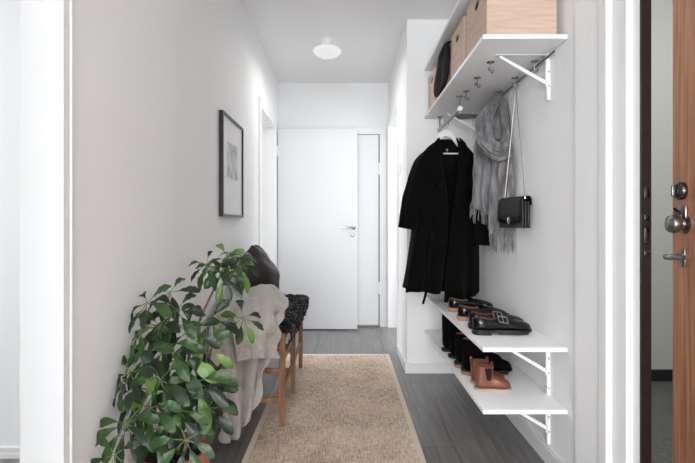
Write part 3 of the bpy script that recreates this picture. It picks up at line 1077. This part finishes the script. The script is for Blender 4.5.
def shoe_upper(mb, Ln, W, hs, gaps, z0, n=15, k=1.0, ns=12):
    rr = []
    for (x, wv), h, g2 in list(zip(foot_sections(Ln, W, 0), hs, gaps))[:ns]:
        row = []
        for i in range(n):
            s = -1+2*i/(n-1)           # -1 one top edge, 0 bottom, 1 other
            a = abs(s)
            # profile: bottom centre (0,0) -> bottom side -> bulge -> top edge
            if a < 0.35:
                yy = wv*0.95*(a/0.35)
                zz = 0.0
            else:
                q = (a-0.35)/0.65
                yy = wv*(0.95+0.12*math.sin(PI*min(1, q*1.15))) * (1-q**2.2) + g2*(q**2.2)
                zz = h*math.sin(q*PI/2)
            row.append(Vector((x+(0.004 if False else 0), math.copysign(yy*k, s), z0+zz)))
        rr.append(row)
    rr.insert(0, [Vector((rr[0][0].x-0.0, p.y*0.1, p.z)) for p in rr[0]])
    mb.rings(rr, False, False)
    return mb

def sole(mb, Ln, W, z0, z1, ext=0.004, x0f=0.0, x1f=1.0, mi=0):
    sec = foot_sections(Ln, W, 0)
    pts = []
    xs = [x0f+(x1f-x0f)*i/22 for i in range(23)]
    def wid(f):
        for (xa, wa), (xb, wb) in zip(sec, sec[1:]):
            if f*Ln <= xb+1e-9:
                return wa+(wb-wa)*(f*Ln-xa)/(xb-xa)
        return sec[-1][1]
    up = [(f*Ln+(-ext if f == 0 else ext if f == 1 else 0), wid(f)+ext) for f in xs]
    loop = up+[(x, -y) for x, y in reversed(up)]
    mb.rings([[Vector((x, y, z0)) for x, y in loop], [Vector((x, y, z1)) for x, y in loop]], True, True, mi)
    return mb

def monk_shoe(label, loc):
    t = thing('monk_shoe', label, 'shoe', loc, 0, 'polished black buckled shoes')
    Ln, W = 0.258, 0.086
    hs = [0.052, 0.056, 0.055, 0.046, 0.042, 0.056, 0.056, 0.046, 0.038, 0.032, 0.024, 0.012]
    gp = [0.004, 0.016, 0.026, 0.028, 0.026, 0.006, 0, 0, 0, 0, 0, 0]
    up = shoe_upper(MB(), Ln, W, hs, gp, 0.022)
    up.build('upper', M_PATENT, t, local=True, solid=0.003, sub=1)
    il = shoe_upper(MB(), Ln*0.96, W*0.93, [h-0.002 for h in hs], gp, 0.024, k=0.93, ns=6)
    for p in il.v:
        p.x += 0.005
    il.build('lining', M_TAN, t, local=True)
    sole(MB(), Ln, W, 0.012, 0.023).build('sole', M_RUBBER, t, local=True)
    sole(MB(), Ln, W, 0.0, 0.013, 0.003, 0.0, 0.28).build('heel', M_RUBBER, t, local=True)
    sole(MB(), Ln, W, 0.004, 0.013, 0.001, 0.42, 0.93).build('tread', M_RUBBER, t, local=True)
    # strap and buckle
    mb = MB()
    rr = []
    for i in range(17):
        a = -1.25+2.5*i/16
        y = 0.042*math.sin(a)
        z = 0.040+0.044*math.cos(a)
        rr.append([Vector((0.108, y, z-0.002)), Vector((0.140, y, z-0.007)), Vector((0.140, y*0.95, z-0.011)), Vector((0.108, y*0.95, z-0.006))])
    mb.rings(rr)
    mb.build('strap', M_PATENT, t, local=True)
    mb = MB()
    def bp(x, a):
        return Vector((x, -0.046*math.sin(a), 0.042+0.046*math.cos(a)-(x-0.108)*0.15))
    c1, c2, c3, c4 = bp(0.104, 0.45), bp(0.144, 0.45), bp(0.144, 1.15), bp(0.104, 1.15)
    mb.tube([c1, c2], 0.0022, 8).tube([c2, c3], 0.0022, 8).tube([c3, c4], 0.0022, 8).tube([c4, c1], 0.0022, 8)
    mb.tube([bp(0.124, 0.45), bp(0.124, 1.15)], 0.0018, 8)
    mb.build('buckle', M_CHROME, t, local=True)
    # fringe / apron seam
    mb = MB()
    for k in range(7):
        y = -0.018+k*0.006
        mb.tube([(0.145, y, 0.079-abs(y)*0.5), (0.165, y*1.1, 0.075-abs(y)*0.5), (0.186, y*1.2, 0.067-abs(y)*0.5)], 0.0035, 6)
    mb.build('fringe', M_PATENT, t, local=True)
    return t
ZT = 0.558
m1 = monk_shoe('nearest polished black shoe with silver buckle on the shoe shelf', (0.572, 2.10, ZT))
m2 = copy_tree(m1)
m2.location = (0.584, 2.21, ZT)
m2['label'] = 'polished black buckled shoe just behind the nearest one'

def loafer(label, loc):
    t = thing('loafer', label, 'shoe', loc, 0, 'black loafers with tan insides')
    Ln, W = 0.25, 0.084
    hs = [0.050, 0.055, 0.052, 0.042, 0.038, 0.046, 0.054, 0.046, 0.038, 0.032, 0.024, 0.012]
    gp = [0.004, 0.017, 0.027, 0.029, 0.028, 0.022, 0, 0, 0, 0, 0, 0]
    shoe_upper(MB(), Ln, W, hs, gp, 0.022).build('upper', M_PATENT, t, local=True, solid=0.003, sub=1)
    il = shoe_upper(MB(), Ln*0.96, W*0.93, [h-0.002 for h in hs], gp, 0.024, k=0.93, ns=6)
    for p in il.v:
        p.x += 0.005
    il.build('lining', M_TAN, t, local=True)
    sole(MB(), Ln, W, 0.015, 0.023).build('sole', M_STACK, t, local=True)
    sole(MB(), Ln, W, 0.0, 0.015, 0.003, 0.0, 0.28).build('heel', M_STACK, t, local=True)
    sole(MB(), Ln, W, 0.002, 0.015, 0.0, 0.45, 0.92).build('tread', M_STACK, t, local=True)
    mb = MB()
    rr = []
    for i in range(15):
        a = -1.3+2.6*i/14
        y = 0.041*math.sin(a)
        z = 0.036+0.042*math.cos(a)
        rr.append([Vector((0.126, y, z)), Vector((0.152, y, z-0.003)), Vector((0.152, y*0.95, z-0.007)), Vector((0.126, y*0.95, z-0.004))])
    mb.rings(rr)
    mb.build('strap', M_PATENT, t, local=True)
    mb = MB()
    for s in (-1, 1):
        mb.lathe([(0, 0), (0.005, 0), (0.004, 0.003), (0, 0.004)], (0.139, s*0.012, 0.077), n=10)
    mb.tube([(0.139, -0.010, 0.079), (0.139, 0.010, 0.079)], 0.002, 6)
    mb.build('buckle', M_CHROME, t, local=True)
    return t
l1 = loafer('black loafer with tan inside and pale heel, third shoe from the front', (0.575, 2.40, ZT))
l2 = copy_tree(l1)
l2.location = (0.580, 2.64, ZT)
l2['label'] = 'farthest black loafer on the shoe shelf, below the coat hem'
def boot_mesh(mb, Ln, W, Hs, z0, shaft_len, vamp, top_tilt=0.0, n=28, lean=0.0):
    """closed-foot boot: rings that sweep from the toe back and up the shaft"""
    rr = []
    # foot part: rings perpendicular to x from toe to the instep
    sec = foot_sections(Ln, W, 0)
    hts = {0.58: vamp*1.05, 0.70: vamp*0.85, 0.82: vamp*0.76, 0.91: vamp*0.66, 0.97: vamp*0.50, 1.0: vamp*0.2}
    foot = [(x, wv, hts[round(x/Ln, 2)]) for x, wv in sec if round(x/Ln, 2) in hts]
    for x, wv, h in reversed(foot):
        row = []
        for k in range(n):
            a = 2*PI*k/n
            y = wv*math.copysign(abs(math.sin(a))**0.8, math.sin(a))
            c = math.cos(a)
            z = h*0.5+h*0.5*math.copysign(abs(c)**0.7, c)
            row.append(Vector((x, y, z0+z)))
        rr.append(row)
    # turning rings about the instep, then up the shaft
    steps = 6
    xm = 0.58*Ln
    for i in range(1, steps+1):
        q = i/steps
        # bottom point moves back to the heel and up, top point moves slightly back and up
        top = Vector((xm-(xm-shaft_len)*q, 0, z0+vamp*1.05+(Hs*0.62-vamp*1.05)*q))
        if q <= 0.6:
            bot = Vector((xm*(1-q/0.6), 0, z0))
        else:
            bot = Vector((0.0, 0, z0+(Hs*0.45)*((q-0.6)/0.4)))
        wv = W/2*(0.80-0.06*q)
        c0 = (top+bot)/2
        ax = (top-bot)/2
        row = []
        for k in range(n):
            a = 2*PI*k/n
            c = math.cos(a)
            row.append(c0+ax*math.copysign(abs(c)**0.8, c)+Vector((0, wv*math.copysign(abs(math.sin(a))**0.85, math.sin(a)), 0)))
        rr.append(row)
    for q in (0.35, 0.7, 1.0):
        zt2 = Hs*0.62+(Hs-Hs*0.62)*q
        zb2 = Hs*0.45+(Hs-Hs*0.45)*q
        top = Vector((shaft_len+0.004*q, 0, z0+zt2+top_tilt*q))
        bot = Vector((-0.002+lean*q, 0, z0+zb2))
        wv = W/2*(0.74+0.04*q)
        c0 = (top+bot)/2
        ax = (top-bot)/2
        row = []
        for k in range(n):
            a = 2*PI*k/n
            row.append(c0+ax*math.cos(a)+Vector((0, wv*math.sin(a), 0)))
        rr.append(row)
    # inside
    last = rr[-1]
    c = sum(last, Vector())/n
    rr.append([c+(p-c)*0.90 for p in last])
    inner = [[c+(p-c)*0.88-Vector((0, 0, 0.02)) for p in last], [c+(p-c)*0.85-Vector((0, 0, Hs*0.5)) for p in last]]
    mb.rings(rr, True, False)
    mb.add(rr[0], [tuple(range(n))])
    return mb, rr[-1], inner

def boot(name, label, loc, Ln, W, Hs, shaft, vamp, heel_h, m_up, m_sole, m_heel, m_in, group, extras=None):
    t = thing(name, label, 'boot', loc, 0, group)
    mb, rim, inner = boot_mesh(MB(), Ln, W, Hs-heel_h, heel_h, shaft, vamp)
    mb.build('upper', m_up, t, local=True, sub=1)
    MB().rings([rim]+inner, True, True).build('lining', m_in, t, local=True)
    sole(MB(), Ln, W, heel_h-0.007, heel_h+0.002, 0.003).build('sole', m_sole, t, local=True)
    sole(MB(), Ln, W, 0.0, heel_h-0.006, 0.002, 0.0, 0.27).build('heel', m_heel, t, local=True)
    if heel_h > 0.006:
        sole(MB(), Ln, W, max(0.0, heel_h-0.016), heel_h-0.006, 0.0, 0.45, 0.9).build('tread', m_sole, t, local=True)
    if extras:
        extras(t)
    return t
ZL = 0.308
def chel_extra(t):
    for s in (-1, 1):
        mb = MB()
        rr = []
        for z, xa, xb in ((0.048, 0.048, 0.064), (0.075, 0.042, 0.068), (0.101, 0.038, 0.068)):
            yy = s*(0.0268+0.0005)
            rr.append([Vector((xa, yy, z)), Vector(((xa+xb)/2, yy+s*0.0022, z)), Vector((xb, yy-s*0.001, z))])
        mb.rings(rr, False, False)
        mb.build('elastic_gusset', M_ELAST, t, local=True, solid=0.003)
    for x, xo in ((0.002, -0.004), (0.076, 0.004)):
        mb = MB()
        rr = []
        for k in range(11):
            a = PI*k/10
            c = Vector((x, 0, 0.104))
            q = c+Vector((math.cos(a)*0.005, 0, math.sin(a)*0.020))
            rr.append([q+Vector((0, -0.006, 0)), q+Vector((0, 0.006, 0))])
        mb.rings(rr, False, False)
        mb.build('pull_tab', M_COGNAC, t, local=True, solid=0.003)
c1 = boot('chelsea_boot', 'nearer small brown leather ankle boot with black elastic side', (0.578, 2.095, ZL), 0.160, 0.068, 0.108, 0.080, 0.052, 0.008, M_COGNAC, M_CREPE, M_RUBBER, M_TAN, 'small brown ankle boots', chel_extra)
c2 = copy_tree(c1)
c2.location = (0.582, 2.176, ZL)
c2['label'] = 'farther small brown leather ankle boot, mostly behind its pair'
a1 = boot('ankle_boot', 'black suede ankle boot with tan heel right behind the brown boots', (0.575, 2.315, ZL), 0.245, 0.084, 0.175, 0.105, 0.062, 0.024, M_SUEDE, M_RUBBER, M_TAN, M_TAN, 'black suede ankle boots')
a2 = copy_tree(a1)
a2.location = (0.566, 2.425, ZL)
a2['label'] = 'second black suede ankle boot, between its pair and the taller boots'
k1 = boot('tall_boot', 'taller plain black boot next to the suede ankle boots', (0.572, 2.60, ZL), 0.25, 0.084, 0.225, 0.11, 0.064, 0.012, M_SUEDE, M_RUBBER, M_RUBBER, M_LINING, 'tall black boots')
k2 = copy_tree(k1)
k2.location = (0.562, 2.735, ZL)
k2['label'] = 'taller plain black boot farthest back on the lowest shelf'

# ------------------------------------------------------------------ bench
BX0, BX1 = -0.672, -0.320
t = thing('bench', 'brown wooden bench against the left wall under a dark sheepskin', 'bench', (-0.5, 2.88, 0))
lw = 0.016
for y in (2.40, 2.88, 3.36):
    for x in (BX0+lw, BX1-lw):
        mb = MB()
        rr = []
        for z, h2 in ((0.0112 if x > -0.4 else 0, 0.0125), (0.25, 0.0155), (0.475, 0.016)):
            rr.append([Vector((x-h2, y-h2, z)), Vector((x+h2, y-h2, z)), Vector((x+h2, y+h2, z)), Vector((x-h2, y+h2, z))])
        mb.rings(rr)
        mb.build('leg', M_OAK, t, smooth=False)
    for z in (0.145, 0.295):
        MB().bbox(BX0+2*lw, BX1-2*lw, y-0.008, y+0.008, z-0.014, z+0.014, 0.003).build('cross_rail', M_OAK, t)
for x in (BX0+lw, BX1-lw):
    for z in (0.195, 0.355):
        MB().bbox(x-0.008, x+0.008, 2.40, 3.36, z-0.014, z+0.014, 0.003).build('long_rail', M_OAK, t)
MB().bbox(BX0, BX1, 2.385, 3.375, 0.455, 0.492, 0.004).build('seat', M_OAK, t)

# sheepskin
def fleece(x, y, z):
    return noise.noise(Vector((x*30, y*30, z*30)))*0.010+noise.noise(Vector((x*70, y*70, z*70)))*0.007
mb = MB()
nx, ny = 50, 100
X0, X1, Y0, Y1 = BX0-0.004, BX1+0.026, 2.372, 3.405
g = []
prof = []
for i in range(nx):
    u = i/(nx-1)
    # profile across: over the top and down the front edge
    if u < 0.68:
        prof.append((X0+(X1-0.02-X0)*(u/0.68), 0.527))
    else:
        q = (u-0.68)/0.32
        if q < 0.3:
            a = q/0.3*PI/2
            prof.append((X1-0.02+0.02*math.sin(a), 0.507+0.02*math.cos(a)))
        else:
            prof.append((X1-0.004*(q-0.3), 0.507-0.058*(q-0.3)/0.7))
curl = MB()
for jy in range(ny):
    v = jy/(ny-1)
    y = Y0+(Y1-Y0)*v
    row = []
    for i, (x, z) in enumerate(prof):
        endf = min(1, min(v, 1-v)/0.03)
        zz = z-(1-endf)*0.03
        if z < 0.507:
            zz = z+0.004-0.010*noise.noise(Vector((y*14, 3, 0)))
        d = fleece(x, y, zz)
        nn = Vector((0, 0, 1)) if z > 0.52 else Vector((1, 0, 0.2)).normalized()
        p = Vector((x, y, zz))+nn*(d+0.006)
        p.x = max(p.x, XL+0.006)
        row.append(p)
        if R() < 0.55 and z > 0.3:
            a = R()*2*PI
            r0 = 0.006+0.006*R()
            tdir = nn.orthogonal()
            tdir.rotate(Matrix.Rotation(a, 3, nn))
            b3 = nn.cross(tdir)
            pts = [p+nn*(0.004*math.sin(s*1.2)+0.003)+tdir*r0*math.cos(s)+b3*r0*math.sin(s)*0.8 for s in (0, 1.0, 2.0, 3.0, 4.0)]
            for q in pts:
                q.x = max(q.x, XL+0.003)
            curl.tube(pts, [0.0018, 0.0024, 0.0024, 0.002, 0.001], 4, mi=(1 if R() < 0.35 else 0), cap=False)
    g.append(row)
mb.rings(g, False, False)
so = thing('sheepskin', 'curly charcoal sheepskin spread over the bench seat', 'sheepskin', (-0.5, 2.88, 0.49))
mb.build('hide', M_SHEEP, so, solid=0.006, offset=-1)
curl.build('curly_wool', [M_SHEEP, M_SHEEP2], so)

# ------------------------------------------------------------------ throw
def lim_throw(p):
    p.x = max(p.x, -0.668)
    p.z = max(p.z, 0.008)
    inside = BX0-0.02 < p.x < BX1+0.035 and p.y > 2.36
    if inside:
        p.z = max(p.z, 0.555) if p.z > 0.50 else p.z
rows = [
    [(208, 300, 2.72), (222, 291, 2.80), (238, 289, 2.84), (256, 290, 2.84), (272, 291, 2.82), (284, 295, 2.76)],
    [(206, 304, 2.50), (222, 298, 2.54), (238, 296, 2.56), (256, 296, 2.57), (272, 297, 2.58), (286, 300, 2.58)],
    [(206, 312, 2.34), (221, 308, 2.36), (238, 304, 2.38), (256, 303, 2.40), (272, 304, 2.42), (285.5, 308, 2.46)],
    [(209, 332, 2.27), (222, 330, 2.26), (238, 330, 2.28), (254, 327, 2.30), (269, 325, 2.33), (282, 322, 2.36)],
    [(212, 358, 2.25), (224, 358, 2.22), (239, 357, 2.25), (253, 354, 2.27), (264, 350, 2.30), (271, 346, 2.33)],
    [(216, 386, 2.23), (226, 388, 2.20), (238, 387, 2.22), (249, 384, 2.24), (257, 376, 2.27), (263, 368, 2.29)],
    [(219, 412, 2.21), (227, 416, 2.18), (237, 414, 2.20), (246, 407, 2.22), (254, 396, 2.24), (260, 384, 2.27)],
    [(223, 433, 2.19), (228, 442, 2.16), (235, 439, 2.18), (243, 430, 2.20), (250, 418, 2.22), (256, 402, 2.25)]]
t = thing('throw_blanket', 'pale grey ribbed throw draped over the near end of the bench', 'blanket', (-0.5, 2.35, 0.02))
mb, g = sheet([[P(*q) for q in r] for r in rows], 130, 120, 0.018, 2.2, 0.7, lim_throw, taper=False, ridge=1.5, pleat=0.022, pfreq=3.6, rib=0.0011, pstart=0.15)
mb.build('lower_layer', M_THROW, t, solid=0.007, sub=1)
rows = [
    [(232, 292, 2.80), (246, 288, 2.86), (260, 287, 2.88), (273, 289, 2.86), (284, 293, 2.80)],
    [(233, 299, 2.52), (246, 294, 2.54), (260, 292, 2.55), (275, 293, 2.56), (288, 297, 2.58)],
    [(234, 308, 2.30), (247, 303, 2.32), (262, 301, 2.34), (276, 302, 2.38), (288, 306, 2.44)],
    [(233, 330, 2.16), (246, 328, 2.17), (261, 325, 2.21), (273, 322, 2.27), (280, 320, 2.33)],
    [(236, 348, 2.14), (248, 346, 2.16), (261, 344, 2.20), (271, 342, 2.26), (277, 340, 2.31)],
    [(237, 362, 2.13), (249, 359, 2.15), (261, 358, 2.19), (269, 358, 2.25), (275, 358, 2.30)]]
mb, g = sheet([[P(*q) for q in r] for r in rows], 90, 80, 0.018, 1.6, 5.2, lim_throw, taper=False, ridge=1.4, pleat=0.012, pfreq=2.2, rib=0.0011, pstart=0.1)
mb.build('folded_layer', M_THROW, t, solid=0.008, sub=1)


# ------------------------------------------------------------------ dark cushion / bag on the bench
rows = [  # silhouette left, mid points front, right ; two faces
    ([(232, 262, 3.00), (243, 256, 2.97), (248, 250, 2.96), (252, 245.5, 2.97), (255, 247, 2.98)]),
    ([(231, 268, 2.98), (242, 264, 2.92), (250, 260, 2.90), (260, 255, 2.92), (268, 257, 2.98)]),
    ([(231, 276, 2.97), (242, 273, 2.89), (253, 271, 2.87), (266, 267, 2.90), (276, 269, 2.99)]),
    ([(231, 285, 2.97), (243, 283, 2.88), (255, 282, 2.86), (270, 279, 2.90), (280, 280, 3.00)]),
    ([(232, 296, 2.98), (244, 297, 2.93), (257, 297, 2.92), (270, 296, 2.94), (280, 293, 3.02)])]
def lim_c(p):
    p.x = max(p.x, -0.688)
    p.z = max(p.z, 0.548)
fr_rows = [[P(*q) for q in r] for r in rows]
mb, g = sheet(fr_rows, 60, 60, 0.010, 0.9, 3.4, lim_c, taper=False, ridge=0.5)
back = []
for r in g:
    n2 = len(r)
    back.append([Vector((p.x, max(2*3.02-p.y, p.y+0.005), p.z)) for p in r])
full = []
for rf, rb in zip(g, back):
    full.append(rf+list(reversed(rb)))
mbc = MB()
mbc.rings(full, True, True)
o = mbc.build('cushion', M_CUSH, sub=0)
tag(o, 'slumped dark aubergine cushion leaning on the wall at the bench', 'cushion')

# ------------------------------------------------------------------ plant
PX, PY = -0.560, 1.50
t = thing('umbrella_plant', 'tall leafy green umbrella plant in a terracotta pot beside the bench', 'plant', (PX, PY, 0))
zr = 0.330
MB().lathe([(0.0, 0.0), (0.078, 0.0), (0.080, 0.01), (0.100, zr-0.055), (0.102, zr-0.05), (0.112, zr-0.05), (0.115, zr), (0.104, zr), (0.098, zr-0.03), (0, zr-0.03)],
           (PX, PY, 0), n=40).build('pot', M_TERRA, t)
sm = MB()
rr = []
for r0 in (0.001, 0.03, 0.06, 0.099):
    rr.append([Vector((PX+r0*math.cos(2*PI*k/28), PY+r0*math.sin(2*PI*k/28), zr-0.026+0.008*noise.noise(Vector((k*0.9, r0*60, 1))))) for k in range(28)])
sm.rings(rr, True, True)
sm.build('soil', M_SOIL, t)
def keepwall(p):
    if p.x < -0.676:
        p.x = -0.676+(p.x+0.676)*0.02
trunks = [
    [Vector((PX+0.01, PY+0.01, zr-0.03)), P(186, 400, 1.55), P(190, 350, 1.62), P(202, 315, 1.72), P(216, 285, 1.82), P(226, 262, 1.88)],
    [Vector((PX-0.03, PY, zr-0.03)), P(168, 400, 1.50), P(163, 360, 1.52), P(168, 325, 1.56)],
    [Vector((PX+0.03, PY-0.01, zr-0.03)), P(200, 400, 1.52), P(208, 365, 1.58), P(214, 335, 1.66)],
    [Vector((PX-0.01, PY-0.04, zr-0.03)), P(172, 430, 1.42), P(158, 405, 1.38), P(150, 390, 1.36)]]
st = MB()
samples = []
for k, tr in enumerate(trunks):
    pts = catmull(tr, 26)
    st.tube(pts, [0.0075-0.0045*i/25 for i in range(26)], 8, mi=0)
    samples += pts
LEAF = MB()
def leaf(base, dirv, up, Ln, wd, mi):
    """obovate leaflet with a folded midrib and drooping tip"""
    dirv = dirv.normalized()
    side = dirv.cross(up)
    side = side.normalized() if side.length > 1e-4 else Vector((1, 0, 0))
    upn = side.cross(dirv).normalized()
    n = 12
    prof = [0.02, 0.10, 0.22, 0.35, 0.49, 0.62, 0.73, 0.80, 0.82, 0.74, 0.52, 0.16]
    droop = 0.15+0.30*R()
    cup = 0.10+0.15*R()
    tw = (R()-0.5)*0.5
    rr = []
    for i in range(n):
        q = i/(n-1)
        c = base+dirv*Ln*q-Vector((0, 0, 1))*Ln*droop*q*q+upn*Ln*0.05*math.sin(PI*q)
        wv = wd*prof[i]*0.62
        row = []
        s2 = (side+upn*tw*q).normalized()
        for s in (-1, -0.55, 0, 0.55, 1):
            row.append(c+s2*wv*s+upn*(abs(s)*wv*cup*1.3)+upn*(0.0018*math.sin(i*1.9+s*3)))
        rr.append(row)
    for row in rr:
        for p in row:
            keepwall(p)
    LEAF.rings(rr, False, False, mi)
def whorl(c, axis, n, Ln, young=0.15, spread=0.95, start=None):
    axis = axis.normalized()
    a1 = axis.orthogonal().normalized()
    a2 = axis.cross(a1)
    # petiole to the nearest trunk sample
    src = min(samples, key=lambda s: (s-c).length+0.5*max(0, s.z-c.z+0.02)) if start is None else start
    mid = (src+c)/2+Vector((0, 0, 0.025))
    st.tube(catmull([src, mid, c], 9), [0.0026, 0.0024, 0.0022, 0.002, 0.0019, 0.0018, 0.0018, 0.0017, 0.0016], 6, mi=1)
    ph = R()*6.28
    for k in range(n):
        a = ph+2*PI*k/n+0.25*(R()-0.5)
        rad = a1*math.cos(a)+a2*math.sin(a)
        sp = spread+0.25*(R()-0.5)
        dv = rad*math.sin(sp*1.45)+axis*math.cos(sp*1.45)
        dv = dv+Vector((0, 0, -0.42))
        L1 = Ln*(0.75+0.35*R())
        b0 = c+dv.normalized()*(0.018+0.012*R())
        st.tube([c, b0+dv.normalized()*0.006], 0.0012, 5, mi=1)
        q = R()
        mi = 2 if q < young else (1 if q < young+0.42 else 0)
        leaf(b0, dv, axis, L1, L1*0.43, mi)
CL = [  # px, py, depth, size, leaflets, young, axis(x,y,z)
    (228, 258, 1.86, 0.072, 7, 0.30, (0.2, -0.7, 0.7)), (214, 268, 1.80, 0.074, 7, 0.25, (-0.2, -0.8, 0.5)),
    (240, 266, 1.84, 0.074, 7, 0.30, (0.6, -0.6, 0.3)), (226, 276, 1.78, 0.08, 7, 0.3, (0.1, -0.9, 0.2)),
    (206, 264, 1.78, 0.07, 6, 0.2, (-0.3, -0.7, 0.5)), (236, 254, 1.92, 0.07, 7, 0.3, (0.3, -0.2, 0.9)),
    
    (147, 303, 1.46, 0.085, 6, 0.0, (-0.3, -0.6, 0.6)), (170, 292, 1.60, 0.08, 6, 0.0, (-0.2, -0.6, 0.7)),
    (176, 310, 1.52, 0.095, 7, 0.25, (0.0, -0.8, 0.6)), (160, 326, 1.48, 0.09, 7, 0.1, (-0.4, -0.7, 0.5)),
    (190, 330, 1.50, 0.10, 7, 0.25, (0.1, -0.8, 0.4)), (210, 320, 1.62, 0.085, 6, 0.15, (0.3, -0.8, 0.4)),
    (243, 318, 1.72, 0.085, 7, 0.25, (0.5, -0.7, 0.5)), 
    (204, 350, 1.50, 0.095, 7, 0.2, (0.2, -0.9, 0.3)), (178, 360, 1.44, 0.11, 7, 0.22, (0.0, -0.9, 0.3)),
    (148, 352, 1.42, 0.095, 7, 0.05, (-0.4, -0.7, 0.5)), (130, 372, 1.36, 0.09, 7, 0.0, (-0.5, -0.7, 0.4)),
    (160, 380, 1.36, 0.095, 7, 0.1, (-0.1, -0.9, 0.4)), (196, 382, 1.42, 0.10, 7, 0.1, (0.1, -0.9, 0.3)),
    (208, 375, 1.52, 0.08, 7, 0.1, (0.3, -0.8, 0.3)), (212, 392, 1.52, 0.075, 6, 0.05, (0.3, -0.8, 0.1)),
    (150, 408, 1.32, 0.085, 7, 0.2, (-0.2, -0.9, 0.4)), (178, 410, 1.34, 0.09, 7, 0.08, (0.0, -0.9, 0.3)),
    (208, 408, 1.44, 0.08, 7, 0.1, (0.3, -0.9, 0.3)), (126, 424, 1.26, 0.085, 8, 0.0, (-0.2, -0.95, 0.35)),
    (134, 396, 1.36, 0.085, 7, 0.0, (-0.5, -0.7, 0.2)), (186, 440, 1.28, 0.075, 7, 0.2, (0.1, -0.9, 0.4)),
    
    (140, 330, 1.46, 0.075, 6, 0.05, (-0.5, -0.6, 0.4)),
    (168, 345, 1.44, 0.09, 7, 0.1, (-0.2, -0.8, 0.4)),
    (185, 395, 1.50, 0.09, 7, 0.0, (0, -0.8, 0.5)), (205, 395, 1.55, 0.09, 7, 0.0, (0.2, -0.8, 0.5)),
    (160, 425, 1.42, 0.085, 6, 0.0, (-0.2, -0.8, 0.5)), (115, 455, 1.22, 0.07, 6, 0.0, (-0.3, -0.9, 0.2))]
for px, py, Y, Ln, n, yg, ax in CL:
    c = P(px, py, Y)
    c.x = max(c.x, -0.655)
    whorl(c, Vector(ax), n, Ln*0.92, yg)
st.build('stems', [M_BARK, M_STEM], t)
LEAF.build('foliage', [M_LEAF1, M_LEAF2, M_LEAF3], t)
